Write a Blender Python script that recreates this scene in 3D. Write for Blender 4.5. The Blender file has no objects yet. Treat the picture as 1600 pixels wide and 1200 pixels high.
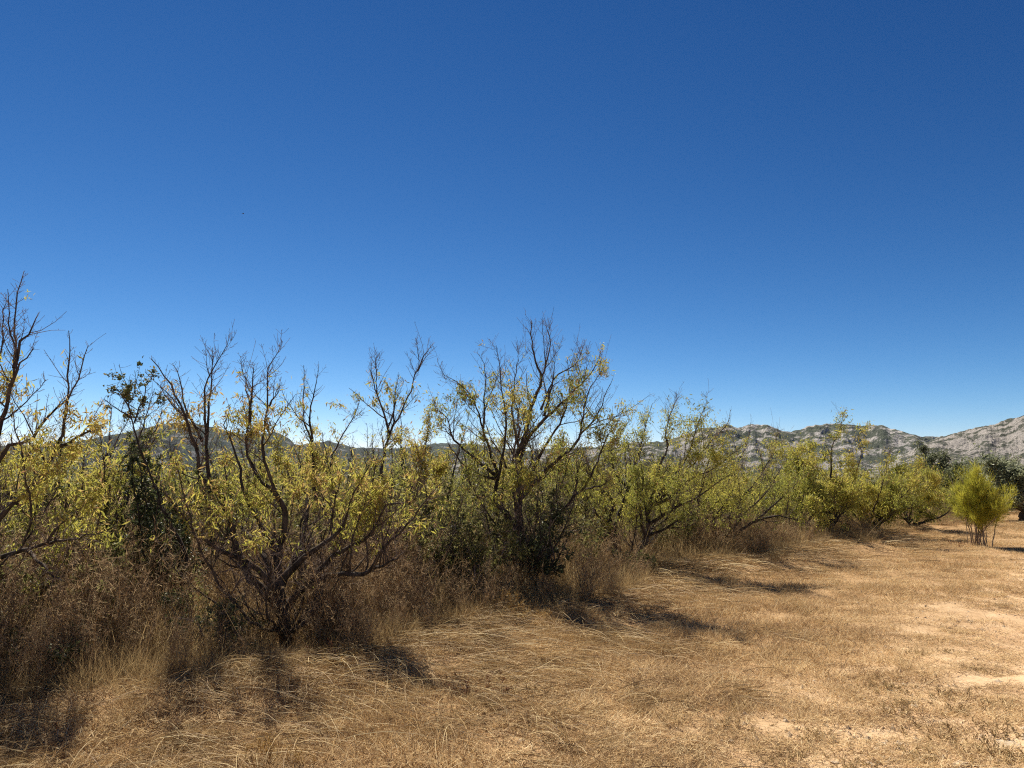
import bpy, math
import numpy as np
from mathutils import Vector

R = math.radians
rng = np.random.default_rng(11)
scene = bpy.context.scene
COL = scene.collection

# ------------------------------------------------------------------ camera, sky, sun, exposure
CAM_H, FPX, PITCH = 1.6, 1150.0, R(7.2)
cam_d = bpy.data.cameras.new('camera'); cam = bpy.data.objects.new('camera', cam_d); COL.objects.link(cam)
cam.location = (0, 0, CAM_H); cam.rotation_euler = (math.pi/2 + PITCH, 0, 0)
cam_d.sensor_width = 36.0; cam_d.lens = 36.0*FPX/1600.0
cam_d.clip_start = 0.05; cam_d.clip_end = 60000
scene.camera = cam

SUN_AZ, SUN_EL = R(-27), R(52)          # azimuth measured from +Y towards +X
world = bpy.data.worlds.new('World'); scene.world = world; world.use_nodes = True
wn = world.node_tree; wn.nodes.clear()
sky = wn.nodes.new('ShaderNodeTexSky'); sky.sky_type = 'NISHITA'; sky.sun_disc = False
sky.sun_elevation = SUN_EL; sky.sun_rotation = SUN_AZ
sky.altitude = 2000; sky.air_density = 0.8; sky.dust_density = 0.0; sky.ozone_density = 10.0
hsv = wn.nodes.new('ShaderNodeGamma'); hsv.inputs['Gamma'].default_value = 1.0
bg = wn.nodes.new('ShaderNodeBackground'); bg.inputs['Strength'].default_value = 0.05
wo = wn.nodes.new('ShaderNodeOutputWorld')
sep = wn.nodes.new('ShaderNodeSeparateColor'); com = wn.nodes.new('ShaderNodeCombineColor')   # the whole sky, evenly: a deeper, cleaner blue
wn.links.new(sky.outputs[0], hsv.inputs['Color']); wn.links.new(hsv.outputs[0], sep.inputs[0])
for ch, pw, mul in (('Red', 2.2, .60), ('Green', 1.6, .63), ('Blue', 1.3, .69)):
    a_ = wn.nodes.new('ShaderNodeMath'); a_.operation = 'POWER'; a_.inputs[1].default_value = pw
    b_ = wn.nodes.new('ShaderNodeMath'); b_.operation = 'MULTIPLY'; b_.inputs[1].default_value = mul
    wn.links.new(sep.outputs[ch], a_.inputs[0]); wn.links.new(a_.outputs[0], b_.inputs[0]); wn.links.new(b_.outputs[0], com.inputs[ch])
wn.links.new(com.outputs[0], bg.inputs['Color'])
wn.links.new(bg.outputs[0], wo.inputs['Surface'])

sun_d = bpy.data.lights.new('sun', 'SUN'); sun_d.energy = 5.0; sun_d.angle = R(0.53); sun_d.color = (1.0, 0.92, 0.78)
sun = bpy.data.objects.new('sun', sun_d); COL.objects.link(sun)
sdir = Vector((math.sin(SUN_AZ)*math.cos(SUN_EL), math.cos(SUN_AZ)*math.cos(SUN_EL), math.sin(SUN_EL)))
sun.rotation_euler = sdir.to_track_quat('Z', 'Y').to_euler(); sun.location = (0, 0, 60)

scene.view_settings.view_transform = 'Standard'; scene.view_settings.look = 'None'
scene.view_settings.exposure = 0.85; scene.view_settings.gamma = 1.0
scene.view_settings.use_curve_mapping = False
scene.render.engine = 'CYCLES'
cy = scene.cycles
cy.max_bounces = 7; cy.diffuse_bounces = 4; cy.glossy_bounces = 1; cy.transmission_bounces = 5
cy.transparent_max_bounces = 8; cy.volume_bounces = 0; cy.caustics_reflective = False; cy.caustics_refractive = False
cy.use_denoising = False; cy.denoiser = 'OPENIMAGEDENOISE'; cy.denoising_input_passes = 'RGB_ALBEDO_NORMAL'; cy.denoising_prefilter = 'NONE'
cy.use_adaptive_sampling = False
cy.pixel_filter_type = 'BLACKMAN_HARRIS'; cy.filter_width = 1.15

# ------------------------------------------------------------------ helpers: projection, noise, meshes
CP, SP = math.cos(PITCH), math.sin(PITCH)
def P(px, py, Y):
    """photograph pixel -> the point on that sight line at distance Y ahead"""
    x, up = (px-800)/FPX, -(py-600)/FPX
    dy, dz = CP - SP*up, SP + CP*up
    k = Y/dy
    return np.array([x*k, Y, CAM_H + dz*k])
def G(px, py):
    x, up = (px-800)/FPX, -(py-600)/FPX
    dy, dz = CP - SP*up, SP + CP*up
    k = -CAM_H/dz
    return x*k, dy*k

def _hash(ix, iy, iz, seed):
    h = (ix*374761393 + iy*668265263 + iz*2147483647 + seed*1274126177) & 0xffffffff
    h = ((h ^ (h >> 13))*1274126177) & 0xffffffff
    h = ((h ^ (h >> 15))*2246822519) & 0xffffffff
    return ((h ^ (h >> 16)) & 0xffff)/65535.0
def vnoise(x, y, z=0.0, seed=0):
    x, y, z = np.broadcast_arrays(np.asarray(x, float), np.asarray(y, float), np.asarray(z, float))
    ix, iy, iz = np.floor(x).astype(np.int64), np.floor(y).astype(np.int64), np.floor(z).astype(np.int64)
    fx, fy, fz = x-ix, y-iy, z-iz
    fx, fy, fz = fx*fx*(3-2*fx), fy*fy*(3-2*fy), fz*fz*(3-2*fz)
    out = 0
    for dx in (0, 1):
        for dy in (0, 1):
            for dz in (0, 1):
                w = (fx if dx else 1-fx)*(fy if dy else 1-fy)*(fz if dz else 1-fz)
                out = out + w*_hash(ix+dx, iy+dy, iz+dz, seed)
    return out
def fbm(x, y, z=0.0, seed=0, octv=4, gain=0.5):
    s, a, n = 0, 1.0, 0
    for o in range(octv):
        s = s + a*vnoise(np.asarray(x)*2**o, np.asarray(y)*2**o, np.asarray(z)*2**o, seed+o*17); n += a; a *= gain
    return s/n
def norm(v): return v/np.maximum(np.linalg.norm(v, axis=-1, keepdims=True), 1e-9)
def sstep(a, b, x):
    t = np.clip((np.asarray(x, float)-a)/(b-a), 0, 1); return t*t*(3-2*t)

class Geo:
    def __init__(s): s.V, s.F, s.A, s.n = [], [], [], 0
    def add(s, V, faces, rnd):
        """V (m,3); faces list of (k,c) index arrays; rnd per vertex (m,)"""
        V = np.asarray(V, float)
        for f in faces: s.F.append(np.asarray(f) + s.n)
        s.V.append(V); s.A.append(np.broadcast_to(np.asarray(rnd, float), (len(V),))); s.n += len(V)
    def mesh(s, name, mat, smooth=False, origin=None):
        me = bpy.data.meshes.new(name)
        V = np.concatenate(s.V) if s.V else np.zeros((0, 3))
        if origin is not None: V = V - np.asarray(origin)
        me.vertices.add(len(V)); me.vertices.foreach_set('co', V.astype(np.float32).ravel())
        if s.F:
            lo = np.concatenate([f.ravel() for f in s.F])
            cnt = np.concatenate([np.full(len(f), f.shape[1]) for f in s.F])
            st = np.concatenate([[0], np.cumsum(cnt)[:-1]])
            me.loops.add(len(lo)); me.loops.foreach_set('vertex_index', lo.astype(np.int32))
            me.polygons.add(len(cnt)); me.polygons.foreach_set('loop_start', st.astype(np.int32))
            me.polygons.foreach_set('loop_total', cnt.astype(np.int32))
            me.polygons.foreach_set('use_smooth', np.full(len(cnt), smooth))
        at = me.attributes.new('rnd', 'FLOAT', 'POINT')
        at.data.foreach_set('value', np.concatenate(s.A).astype(np.float32))
        me.update(calc_edges=True)
        if mat: me.materials.append(mat)
        return me

def link(name, me, parent=None, loc=(0, 0, 0), label=None, cat=None, group=None, kind=None):
    o = bpy.data.objects.new(name, me); COL.objects.link(o); o.location = loc
    if parent: o.parent = parent
    return tag(o, label, cat, group, kind)
def tag(o, label=None, cat=None, group=None, kind=None):
    if label: o['label'] = label
    if cat: o['category'] = cat
    if group: o['group'] = group
    if kind: o['kind'] = kind
    return o
def copy_tree(o, parent=None):
    c = o.copy(); COL.objects.link(c); c.parent = parent
    for ch in list(o.children): copy_tree(ch, c)
    return c

def tube(g, pts, rad, sides=6, rnd=0.5, knob=0.0):
    pts = np.asarray(pts, float); rad = np.asarray(rad, float); n = len(pts)
    t = np.gradient(pts, axis=0); t = norm(t)
    ref = np.array([1.0, 0.13, 0.07]) if abs(norm(pts[-1]-pts[0])[0]) < 0.8 else np.array([0.1, 1.0, 0.1])
    a = norm(np.cross(t, ref)); b = np.cross(t, a)
    th = np.arange(sides)*2*np.pi/sides
    rr = rad[:, None]*np.ones((1, sides))
    if knob: rr = rr*(1 + knob*(rng.random((n, sides))-0.5) + knob*0.8*(rng.random((n, 1))-0.5))
    V = pts[:, None, :] + rr[..., None]*(np.cos(th)[None, :, None]*a[:, None, :] + np.sin(th)[None, :, None]*b[:, None, :])
    idx = np.arange(n*sides).reshape(n, sides)
    q = np.stack([idx[:-1], np.roll(idx[:-1], -1, 1), np.roll(idx[1:], -1, 1), idx[1:]], -1).reshape(-1, 4)
    g.add(V.reshape(-1, 3), [q, idx[-1][None, :]], rnd)

def tubes_batch(g, PTS, RAD, sides=3, rnd=None):
    """PTS (B,n,3), RAD (B,n): many thin stems at once"""
    B, n, _ = PTS.shape
    if B == 0: return
    t = norm(np.gradient(PTS, axis=1))
    ref = norm(rng.normal(size=(B, 1, 3)))
    a = norm(np.cross(t, ref)); b = np.cross(t, a)
    th = np.arange(sides)*2*np.pi/sides
    V = PTS[:, :, None, :] + RAD[:, :, None, None]*(np.cos(th)[None, None, :, None]*a[:, :, None, :] + np.sin(th)[None, None, :, None]*b[:, :, None, :])
    idx = np.arange(B*n*sides).reshape(B, n, sides)
    q = np.stack([idx[:, :-1], np.roll(idx[:, :-1], -1, 2), np.roll(idx[:, 1:], -1, 2), idx[:, 1:]], -1).reshape(-1, 4)
    r = rng.random(B) if rnd is None else rnd
    g.add(V.reshape(-1, 3), [q], np.repeat(r, n*sides))

def blades(g, base, d, L, W, bend, nseg=3, rnd=None, face=None):
    """tapering curved ribbons: base (N,3), d unit (N,3), bend (N,3) in units of length"""
    N = len(base)
    if N == 0: return
    t = np.linspace(0, 1, nseg+1)
    c = base[:, None, :] + L[:, None, None]*(d[:, None, :]*t[None, :, None] + bend[:, None, :]*(t**2)[None, :, None])
    f = norm(rng.normal(size=(N, 3))) if face is None else face
    s = norm(np.cross(d, f))
    w = (W[:, None]*(1-0.75*t[None, :-1]**1.5))[..., None]*0.5
    Lf, Rt = c[:, :-1] - s[:, None]*w, c[:, :-1] + s[:, None]*w
    V = np.concatenate([np.stack([Lf, Rt], 2).reshape(N, 2*nseg, 3), c[:, -1:]], 1)
    m = 2*nseg+1
    o = (np.arange(N)*m)[:, None]
    q = np.concatenate([o + np.array([2*k, 2*k+1, 2*k+3, 2*k+2])[None] for k in range(nseg-1)], 0) if nseg > 1 else None
    tr = o + np.array([2*nseg-2, 2*nseg-1, 2*nseg])[None]
    r = rng.random(N) if rnd is None else rnd
    g.add(V.reshape(-1, 3), ([q] if q is not None else []) + [tr], np.repeat(r, m))

def leaves(g, pos, d, L, W, rnd, fold=0.35, curl=0.25):
    """lance-shaped leaves folded along the midrib: two facets each"""
    N = len(pos)
    if N == 0: return
    s = norm(np.cross(d, rng.normal(size=(N, 3)))); nn = np.cross(s, d)
    Lc, Wc = L[:, None], W[:, None]
    cv = (rng.random((N, 1))-0.3)*curl
    m = pos + d*Lc*0.45; tip = pos + d*Lc + nn*cv*Lc
    l = m + s*Wc*0.5 + nn*Wc*fold; r = m - s*Wc*0.5 + nn*Wc*fold
    V = np.stack([pos, l, tip, r], 1).reshape(-1, 3)
    o = (np.arange(N)*4)[:, None]
    g.add(V, [np.concatenate([o+np.array([[0, 2, 1]]), o+np.array([[0, 3, 2]])], 0)], np.repeat(rnd, 4))

# ------------------------------------------------------------------ materials
def ramp_node(nt, stops, interp='LINEAR'):
    r = nt.nodes.new('ShaderNodeValToRGB'); r.color_ramp.interpolation = interp
    e = r.color_ramp.elements
    while len(e) < len(stops): e.new(0.5)
    for k, (p, c) in enumerate(stops): e[k].position = p; e[k].color = (*c, 1)
    return r
def leaf_mat(name, stops, transl=0.4, rough=0.55, spec=0.25, patch=0.0, patch_scale=1.0):
    m = bpy.data.materials.new(name); m.use_nodes = True; nt = m.node_tree; nt.nodes.clear()
    at = nt.nodes.new('ShaderNodeAttribute'); at.attribute_name = 'rnd'
    fac = at.outputs['Fac']
    if patch:
        ge = nt.nodes.new('ShaderNodeNewGeometry')
        nz = nt.nodes.new('ShaderNodeTexNoise'); nz.inputs['Scale'].default_value = patch_scale; nz.inputs['Detail'].default_value = 3
        nt.links.new(ge.outputs['Position'], nz.inputs['Vector'])
        mm = nt.nodes.new('ShaderNodeMath'); mm.operation = 'MULTIPLY_ADD'
        mm.inputs[1].default_value = patch; nt.links.new(nz.outputs['Fac'], mm.inputs[0])
        m2 = nt.nodes.new('ShaderNodeMath'); m2.operation = 'SUBTRACT'; m2.inputs[1].default_value = patch*0.5
        nt.links.new(fac, mm.inputs[2]); nt.links.new(mm.outputs[0], m2.inputs[0]); fac = m2.outputs[0]
    rp = ramp_node(nt, stops); nt.links.new(fac, rp.inputs['Fac'])
    bs = nt.nodes.new('ShaderNodeBsdfPrincipled'); bs.inputs['Roughness'].default_value = rough
    bs.inputs['Specular IOR Level'].default_value = spec
    tr = nt.nodes.new('ShaderNodeBsdfTranslucent'); mx = nt.nodes.new('ShaderNodeMixShader'); mx.inputs[0].default_value = transl
    out = nt.nodes.new('ShaderNodeOutputMaterial')
    nt.links.new(rp.outputs[0], bs.inputs['Base Color']); nt.links.new(rp.outputs[0], tr.inputs['Color'])
    nt.links.new(bs.outputs[0], mx.inputs[1]); nt.links.new(tr.outputs[0], mx.inputs[2]); nt.links.new(mx.outputs[0], out.inputs['Surface'])
    return m
def bark_mat(name, dark, light, scale=18, rough=0.9, bump=0.6):
    m = bpy.data.materials.new(name); m.use_nodes = True; nt = m.node_tree
    bs = nt.nodes['Principled BSDF']; bs.inputs['Roughness'].default_value = rough; bs.inputs['Specular IOR Level'].default_value = 0.15
    ge = nt.nodes.new('ShaderNodeNewGeometry')
    mp = nt.nodes.new('ShaderNodeMapping'); mp.inputs['Scale'].default_value = (1, 1, 0.35); nt.links.new(ge.outputs['Position'], mp.inputs['Vector'])
    nz = nt.nodes.new('ShaderNodeTexNoise'); nz.inputs['Scale'].default_value = scale; nz.inputs['Detail'].default_value = 6; nz.inputs['Roughness'].default_value = 0.65
    nt.links.new(mp.outputs[0], nz.inputs['Vector'])
    rp = ramp_node(nt, [(0.36, dark), (0.52, tuple((a+b)/2 for a, b in zip(dark, light))), (0.68, light)])
    nt.links.new(nz.outputs['Fac'], rp.inputs['Fac']); nt.links.new(rp.outputs[0], bs.inputs['Base Color'])
    bp = nt.nodes.new('ShaderNodeBump'); bp.inputs['Strength'].default_value = bump; bp.inputs['Distance'].default_value = 0.02
    nt.links.new(nz.outputs['Fac'], bp.inputs['Height']); nt.links.new(bp.outputs[0], bs.inputs['Normal'])
    return m

M = {}
M['almond_leaf'] = leaf_mat('almond_leaf', [(0.0, (0.06, 0.078, 0.025)), (0.22, (0.15, 0.175, 0.045)), (0.45, (0.32, 0.33, 0.07)),
                             (0.70, (0.53, 0.48, 0.10)), (0.85, (0.50, 0.36, 0.13)), (1.0, (0.28, 0.16, 0.08))], 0.55)
M['oak_leaf'] = leaf_mat('oak_leaf', [(0.0, (0.04, 0.055, 0.023)), (0.6, (0.085, 0.105, 0.043)), (0.93, (0.14, 0.15, 0.065)), (1.0, (0.26, 0.22, 0.08))], 0.3, 0.5, 0.25)
M['olive_leaf'] = leaf_mat('olive_leaf', [(0.0, (0.13, 0.15, 0.085)), (0.6, (0.26, 0.28, 0.17)), (1.0, (0.46, 0.48, 0.34))], 0.55, 0.5, 0.4)
M['scrub_leaf'] = leaf_mat('scrub_leaf', [(0.0, (0.06, 0.07, 0.024)), (0.5, (0.19, 0.19, 0.065)), (0.85, (0.33, 0.30, 0.11)), (1.0, (0.42, 0.33, 0.16))], 0.5)
M['broom'] = leaf_mat('broom', [(0.0, (0.2, 0.21, 0.035)), (0.5, (0.48, 0.46, 0.06)), (1.0, (0.66, 0.60, 0.10))], 0.5)
M['bark'] = bark_mat('bark', (0.022, 0.017, 0.014), (0.115, 0.092, 0.078))
M['twig'] = bark_mat('twig', (0.085, 0.058, 0.048), (0.30, 0.235, 0.20), 40, bump=0.2)
M['pale_bark'] = bark_mat('pale_bark', (0.16, 0.12, 0.09), (0.36, 0.29, 0.22), 30)
STRAW = [(0.0, (0.10, 0.062, 0.03)), (0.35, (0.27, 0.17, 0.08)), (0.7, (0.47, 0.33, 0.155)), (1.0, (0.66, 0.53, 0.29))]
M['straw'] = leaf_mat('straw', STRAW, 0.25, 0.6, 0.2)
M['stubble'] = leaf_mat('stubble', [(0.0, (0.14, 0.085, 0.045)), (0.3, (0.40, 0.255, 0.125)), (0.7, (0.64, 0.46, 0.235)), (1.0, (0.80, 0.65, 0.39))], 0.25, 0.7, 0.15, 0.95, 1.1)
M['tall_grass'] = leaf_mat('tall_grass', [(0.0, (0.12, 0.075, 0.036)), (0.4, (0.36, 0.245, 0.12)), (0.75, (0.60, 0.45, 0.225)), (1.0, (0.80, 0.68, 0.40))], 0.45, 0.65, 0.15, 0.7, 0.7)
M['weed'] = leaf_mat('weed', [(0.0, (0.10, 0.065, 0.04)), (0.5, (0.31, 0.21, 0.125)), (1.0, (0.58, 0.44, 0.26))], 0.4, 0.75, 0.1)
M['golden_weed'] = leaf_mat('golden_weed', [(0.0, (0.22, 0.13, 0.04)), (0.5, (0.45, 0.28, 0.09)), (1.0, (0.6, 0.42, 0.16))], 0.3)
M['red_weed'] = leaf_mat('red_weed', [(0.0, (0.09, 0.028, 0.018)), (0.5, (0.22, 0.07, 0.04)), (1.0, (0.35, 0.16, 0.07))], 0.25)
M['green_grass'] = leaf_mat('green_grass', [(0.0, (0.07, 0.075, 0.02)), (0.5, (0.18, 0.16, 0.045)), (1.0, (0.36, 0.28, 0.1))], 0.3)

# ------------------------------------------------------------------ ground
U, Vv = np.array([0.66, 0.751]), np.array([0.751, -0.66])       # along the row, and out from it towards the track
A0 = np.array([-2.16, 6.9])
def uv(x, y):
    dx, dy = np.asarray(x)-A0[0], np.asarray(y)-A0[1]
    return dx*U[0]+dy*U[1], dx*Vv[0]+dy*Vv[1]
def edge_v(u): return 0.62 + 0.35*np.sin(u*0.55+0.6) + 0.25*np.sin(u*1.3+2.0)
def hgt(x, y):
    u, v = uv(x, y)
    r = np.hypot(x, y); k = 1/(1+(r/60.0)**2)
    h = 0.16*(fbm(np.asarray(x)*0.35, np.asarray(y)*0.35, 0, 5, 4)-0.5) + 0.05*(fbm(np.asarray(x)*2.2, np.asarray(y)*2.2, 0, 9, 3)-0.5)
    e = v - edge_v(u)
    h = h + 0.17*np.exp(-((e-0.15)/0.55)**2)*(0.5+fbm(u*0.8, v*0.8, 0, 31, 2)) + 0.10*sstep(0.2, -1.2, e)
    rut = np.exp(-((v-5.0)/0.25)**2) + np.exp(-((v-6.6)/0.25)**2)
    return (h - 0.03*rut)*k

def grid_axis(n, s, ext):
    t = np.linspace(-1, 1, n); a = math.asinh(ext/s); return s*np.sinh(t*a)
gx, gy = grid_axis(240, 2.0, 26000), grid_axis(240, 2.0, 26000)
gy = gy + 7.0
X, Y = np.meshgrid(gx, gy); Z = hgt(X, Y)
n = 240; idx = np.arange(n*n).reshape(n, n)
q = np.stack([idx[:-1, :-1], idx[:-1, 1:], idx[1:, 1:], idx[1:, :-1]], -1).reshape(-1, 4)
_, VV = uv(X, Y)
g = Geo(); g.add(np.stack([X, Y, Z], -1).reshape(-1, 3), [q], VV.ravel())

def ground_material():
    m = bpy.data.materials.new('dry_earth'); m.use_nodes = True; nt = m.node_tree; L = nt.links.new
    bs = nt.nodes['Principled BSDF']; bs.inputs['Roughness'].default_value = 0.95; bs.inputs['Specular IOR Level'].default_value = 0.1
    ge = nt.nodes.new('ShaderNodeNewGeometry')
    def nz(scale, det, rough=0.6, stretch=None):
        t = nt.nodes.new('ShaderNodeTexNoise'); t.inputs['Scale'].default_value = scale; t.inputs['Detail'].default_value = det; t.inputs['Roughness'].default_value = rough
        if stretch:
            mp = nt.nodes.new('ShaderNodeMapping'); mp.inputs['Rotation'].default_value = (0, 0, R(stretch[0])); mp.inputs['Scale'].default_value = stretch[1]
            L(ge.outputs['Position'], mp.inputs['Vector']); L(mp.outputs[0], t.inputs['Vector'])
        else: L(ge.outputs['Position'], t.inputs['Vector'])
        return t
    big, mid, fine = nz(0.45, 4), nz(3.2, 6, 0.65), nz(46, 5, 0.7, (48, (0.35, 1, 1)))
    at = nt.nodes.new('ShaderNodeAttribute'); at.attribute_name = 'rnd'
    ad = nt.nodes.new('ShaderNodeMath'); ad.operation = 'MULTIPLY_ADD'; ad.inputs[1].default_value = 2.6; L(mid.outputs['Fac'], ad.inputs[0]); L(at.outputs['Fac'], ad.inputs[2])
    mr = nt.nodes.new('ShaderNodeMapRange'); mr.inputs['From Min'].default_value = 4.0; mr.inputs['From Max'].default_value = 6.4; L(ad.outputs[0], mr.inputs['Value'])
    thatch = ramp_node(nt, [(0.25, (0.15, 0.095, 0.05)), (0.45, (0.34, 0.215, 0.11)), (0.6, (0.46, 0.31, 0.16)), (0.8, (0.57, 0.42, 0.24))])
    soil = ramp_node(nt, [(0.25, (0.42, 0.27, 0.155)), (0.5, (0.60, 0.425, 0.255)), (0.75, (0.74, 0.58, 0.39))])
    L(fine.outputs['Fac'], thatch.inputs['Fac'])
    ms = nt.nodes.new('ShaderNodeMath'); ms.operation = 'MULTIPLY_ADD'; ms.inputs[1].default_value = 0.5
    mh = nt.nodes.new('ShaderNodeMath'); mh.operation = 'MULTIPLY'; mh.inputs[1].default_value = 0.5
    L(mid.outputs['Fac'], mh.inputs[0]); L(fine.outputs['Fac'], ms.inputs[0]); L(mh.outputs[0], ms.inputs[2]); L(ms.outputs[0], soil.inputs['Fac'])
    mx = nt.nodes.new('ShaderNodeMix'); mx.data_type = 'RGBA'; L(mr.outputs[0], mx.inputs['Factor']); L(thatch.outputs[0], mx.inputs['A']); L(soil.outputs[0], mx.inputs['B'])
    # far country: dry scrub
    far = nz(0.012, 6, 0.7)
    fr = ramp_node(nt, [(0.35, (0.05, 0.06, 0.025)), (0.55, (0.11, 0.11, 0.05)), (0.75, (0.25, 0.2, 0.11))]); L(far.outputs['Fac'], fr.inputs['Fac'])
    ln = nt.nodes.new('ShaderNodeVectorMath'); ln.operation = 'LENGTH'; L(ge.outputs['Position'], ln.inputs[0])
    m3 = nt.nodes.new('ShaderNodeMapRange'); m3.inputs['From Min'].default_value = 60; m3.inputs['From Max'].default_value = 140; L(ln.outputs['Value'], m3.inputs['Value'])
    m4 = nt.nodes.new('ShaderNodeMix'); m4.data_type = 'RGBA'; L(m3.outputs[0], m4.inputs['Factor']); L(mx.outputs['Result'], m4.inputs['A']); L(fr.outputs[0], m4.inputs['B'])
    tint = nt.nodes.new('ShaderNodeMix'); tint.data_type = 'RGBA'; tint.blend_type = 'MULTIPLY'; tint.inputs['Factor'].default_value = 0.6
    tr = ramp_node(nt, [(0.3, (0.72, 0.62, 0.56)), (0.55, (1, 1, 1)), (0.8, (1.0, 0.86, 0.72))]); L(big.outputs['Fac'], tr.inputs['Fac'])
    L(m4.outputs['Result'], tint.inputs['A']); L(tr.outputs[0], tint.inputs['B']); L(tint.outputs['Result'], bs.inputs['Base Color'])
    bp = nt.nodes.new('ShaderNodeBump'); bp.inputs['Strength'].default_value = 0.9; bp.inputs['Distance'].default_value = 0.03
    L(ms.outputs[0], bp.inputs['Height']); L(bp.outputs[0], bs.inputs['Normal'])
    return m
link('ground', g.mesh('ground', ground_material(), True), kind='structure')

# ------------------------------------------------------------------ mountains
def az_el(px, py):
    p = P(px, py, 1.0) - np.array([0, 0, CAM_H]); return math.atan2(p[0], p[1]), p[2]/math.hypot(p[0], p[1])
def rock_material(name, rock_lo, rock_hi, green, bias, scale):
    m = bpy.data.materials.new(name); m.use_nodes = True; nt = m.node_tree; L = nt.links.new
    bs = nt.nodes['Principled BSDF']; bs.inputs['Roughness'].default_value = 1; bs.inputs['Specular IOR Level'].default_value = 0
    ge = nt.nodes.new('ShaderNodeNewGeometry')
    def nz(s, d, r=0.65, zs=1.0):
        t = nt.nodes.new('ShaderNodeTexNoise'); t.inputs['Scale'].default_value = s; t.inputs['Detail'].default_value = d; t.inputs['Roughness'].default_value = r
        mp = nt.nodes.new('ShaderNodeMapping'); mp.inputs['Scale'].default_value = (1, 1, zs); L(ge.outputs['Position'], mp.inputs['Vector']); L(mp.outputs[0], t.inputs['Vector'])
        return t
    a, b = nz(scale, 8, 0.7, 2.2), nz(scale*7, 5, 0.7, 3.0)
    rr = ramp_node(nt, [(0.3, rock_lo), (0.7, rock_hi)]); L(b.outputs['Fac'], rr.inputs['Fac'])
    sp = nt.nodes.new('ShaderNodeSeparateXYZ'); L(ge.outputs['Normal'], sp.inputs[0])
    ad = nt.nodes.new('ShaderNodeMath'); ad.operation = 'MULTIPLY_ADD'; ad.inputs[1].default_value = 0.16; L(sp.outputs['Z'], ad.inputs[0]); L(a.outputs['Fac'], ad.inputs[2])
    a2 = nt.nodes.new('ShaderNodeMath'); a2.operation = 'MULTIPLY_ADD'; a2.inputs[1].default_value = 0.35; L(b.outputs['Fac'], a2.inputs[0]); L(ad.outputs[0], a2.inputs[2])
    gr = nt.nodes.new('ShaderNodeMapRange'); gr.inputs['From Min'].default_value = bias; gr.inputs['From Max'].default_value = bias+0.05; L(a2.outputs[0], gr.inputs['Value'])
    mx = nt.nodes.new('ShaderNodeMix'); mx.data_type = 'RGBA'; L(gr.outputs[0], mx.inputs['Factor']); L(rr.outputs[0], mx.inputs['A']); mx.inputs['B'].default_value = (*green, 1)
    L(mx.outputs['Result'], bs.inputs['Base Color'])
    bp = nt.nodes.new('ShaderNodeBump'); bp.inputs['Strength'].default_value = 1.0; bp.inputs['Distance'].default_value = 17; L(b.outputs['Fac'], bp.inputs['Height']); L(bp.outputs[0], bs.inputs['Normal'])
    return m
def mountain(name, sky_px, r_foot, r_crest, mat, seed, rough=0.2, cell=420.0, na=420, nr=64, a_pad=0.25):
    ae = np.array([az_el(*p) for p in sky_px])
    a = np.linspace(ae[0, 0]-a_pad, ae[-1, 0]+a_pad, na)
    el = np.interp(a, ae[:, 0], ae[:, 1]); el = el + (fbm(a*160, .7, 0, seed+50, 4, .6)-.5)*.0042
    fade = np.minimum(sstep(ae[0, 0]-a_pad, ae[0, 0]-a_pad*0.2, a), sstep(ae[-1, 0]+a_pad, ae[-1, 0]+a_pad*0.2, a)) if a_pad else 1
    el = np.maximum(el*fade, 0.0005)
    crest_shift = (fbm(a*14, 0.3, 0, seed, 3)-0.5)*0.25
    s = np.linspace(0, 1.5, nr)
    AA, SS = np.meshgrid(a, s, indexing='ij')
    rc = r_crest*(1+crest_shift)[:, None]
    rr = r_foot + (rc-r_foot)*SS
    x, y = rr*np.sin(AA), rr*np.cos(AA)
    prof = np.where(SS < 1, sstep(0, 1, SS)*0.55+0.45*SS**1.6, 1-(SS-1)**2*2.2)
    ztop = el[:, None]*rc
    rid = 1-np.abs(2*fbm(x/cell, y/cell, 0, seed+3, 6, 0.55)-1)*2
    gul = fbm(AA*60, SS*2.0, 0, seed+8, 4)
    nzv = ((rid-0.55)*1.0 + (gul-0.5)*0.8)*rough*ztop
    w = np.where(SS < 1, np.sin(np.clip(SS, 0, 1)*np.pi)**0.7 + 0.14*sstep(0.6, 1, SS), 0.14)
    z = ztop*prof + nzv*w
    z[:, 0] = -20
    g = Geo(); idx = np.arange(na*nr).reshape(na, nr)
    q = np.stack([idx[:-1, :-1], idx[1:, :-1], idx[1:, 1:], idx[:-1, 1:]], -1).reshape(-1, 4)
    g.add(np.stack([x, y, z], -1).reshape(-1, 3), [q], 0.5)
    return link(name, g.mesh(name, mat, False), kind='structure')
M['limestone'] = rock_material('limestone', (0.25, 0.235, 0.23), (0.56, 0.525, 0.50), (0.085, 0.095, 0.072), 0.765, 0.009)
M['limestone_near'] = rock_material('limestone_near', (0.26, 0.24, 0.225), (0.58, 0.53, 0.485), (0.10, 0.105, 0.08), 0.80, 0.016)
M['dark_slope'] = rock_material('dark_slope', (0.145, 0.145, 0.15), (0.27, 0.268, 0.27), (0.07, 0.083, 0.075), 0.72, 0.006)
M['wooded'] = rock_material('wooded', (0.05, 0.06, 0.03), (0.09, 0.1, 0.05), (0.03, 0.04, 0.02), 0.7, 0.02)
mountain('mountain_blue_range', [(-250, 700), (0, 697), (110, 690), (160, 681), (200, 674), (240, 665), (268, 660), (300, 662), (345, 671), (385, 680), (415, 679), (428, 674), (446, 680), (462, 694),
    (500, 690), (512, 688), (560, 699), (620, 702), (680, 692), (760, 696), (830, 704), (900, 698)], 4200, 6400, M['dark_slope'], 21, 0.2, 800)
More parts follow.
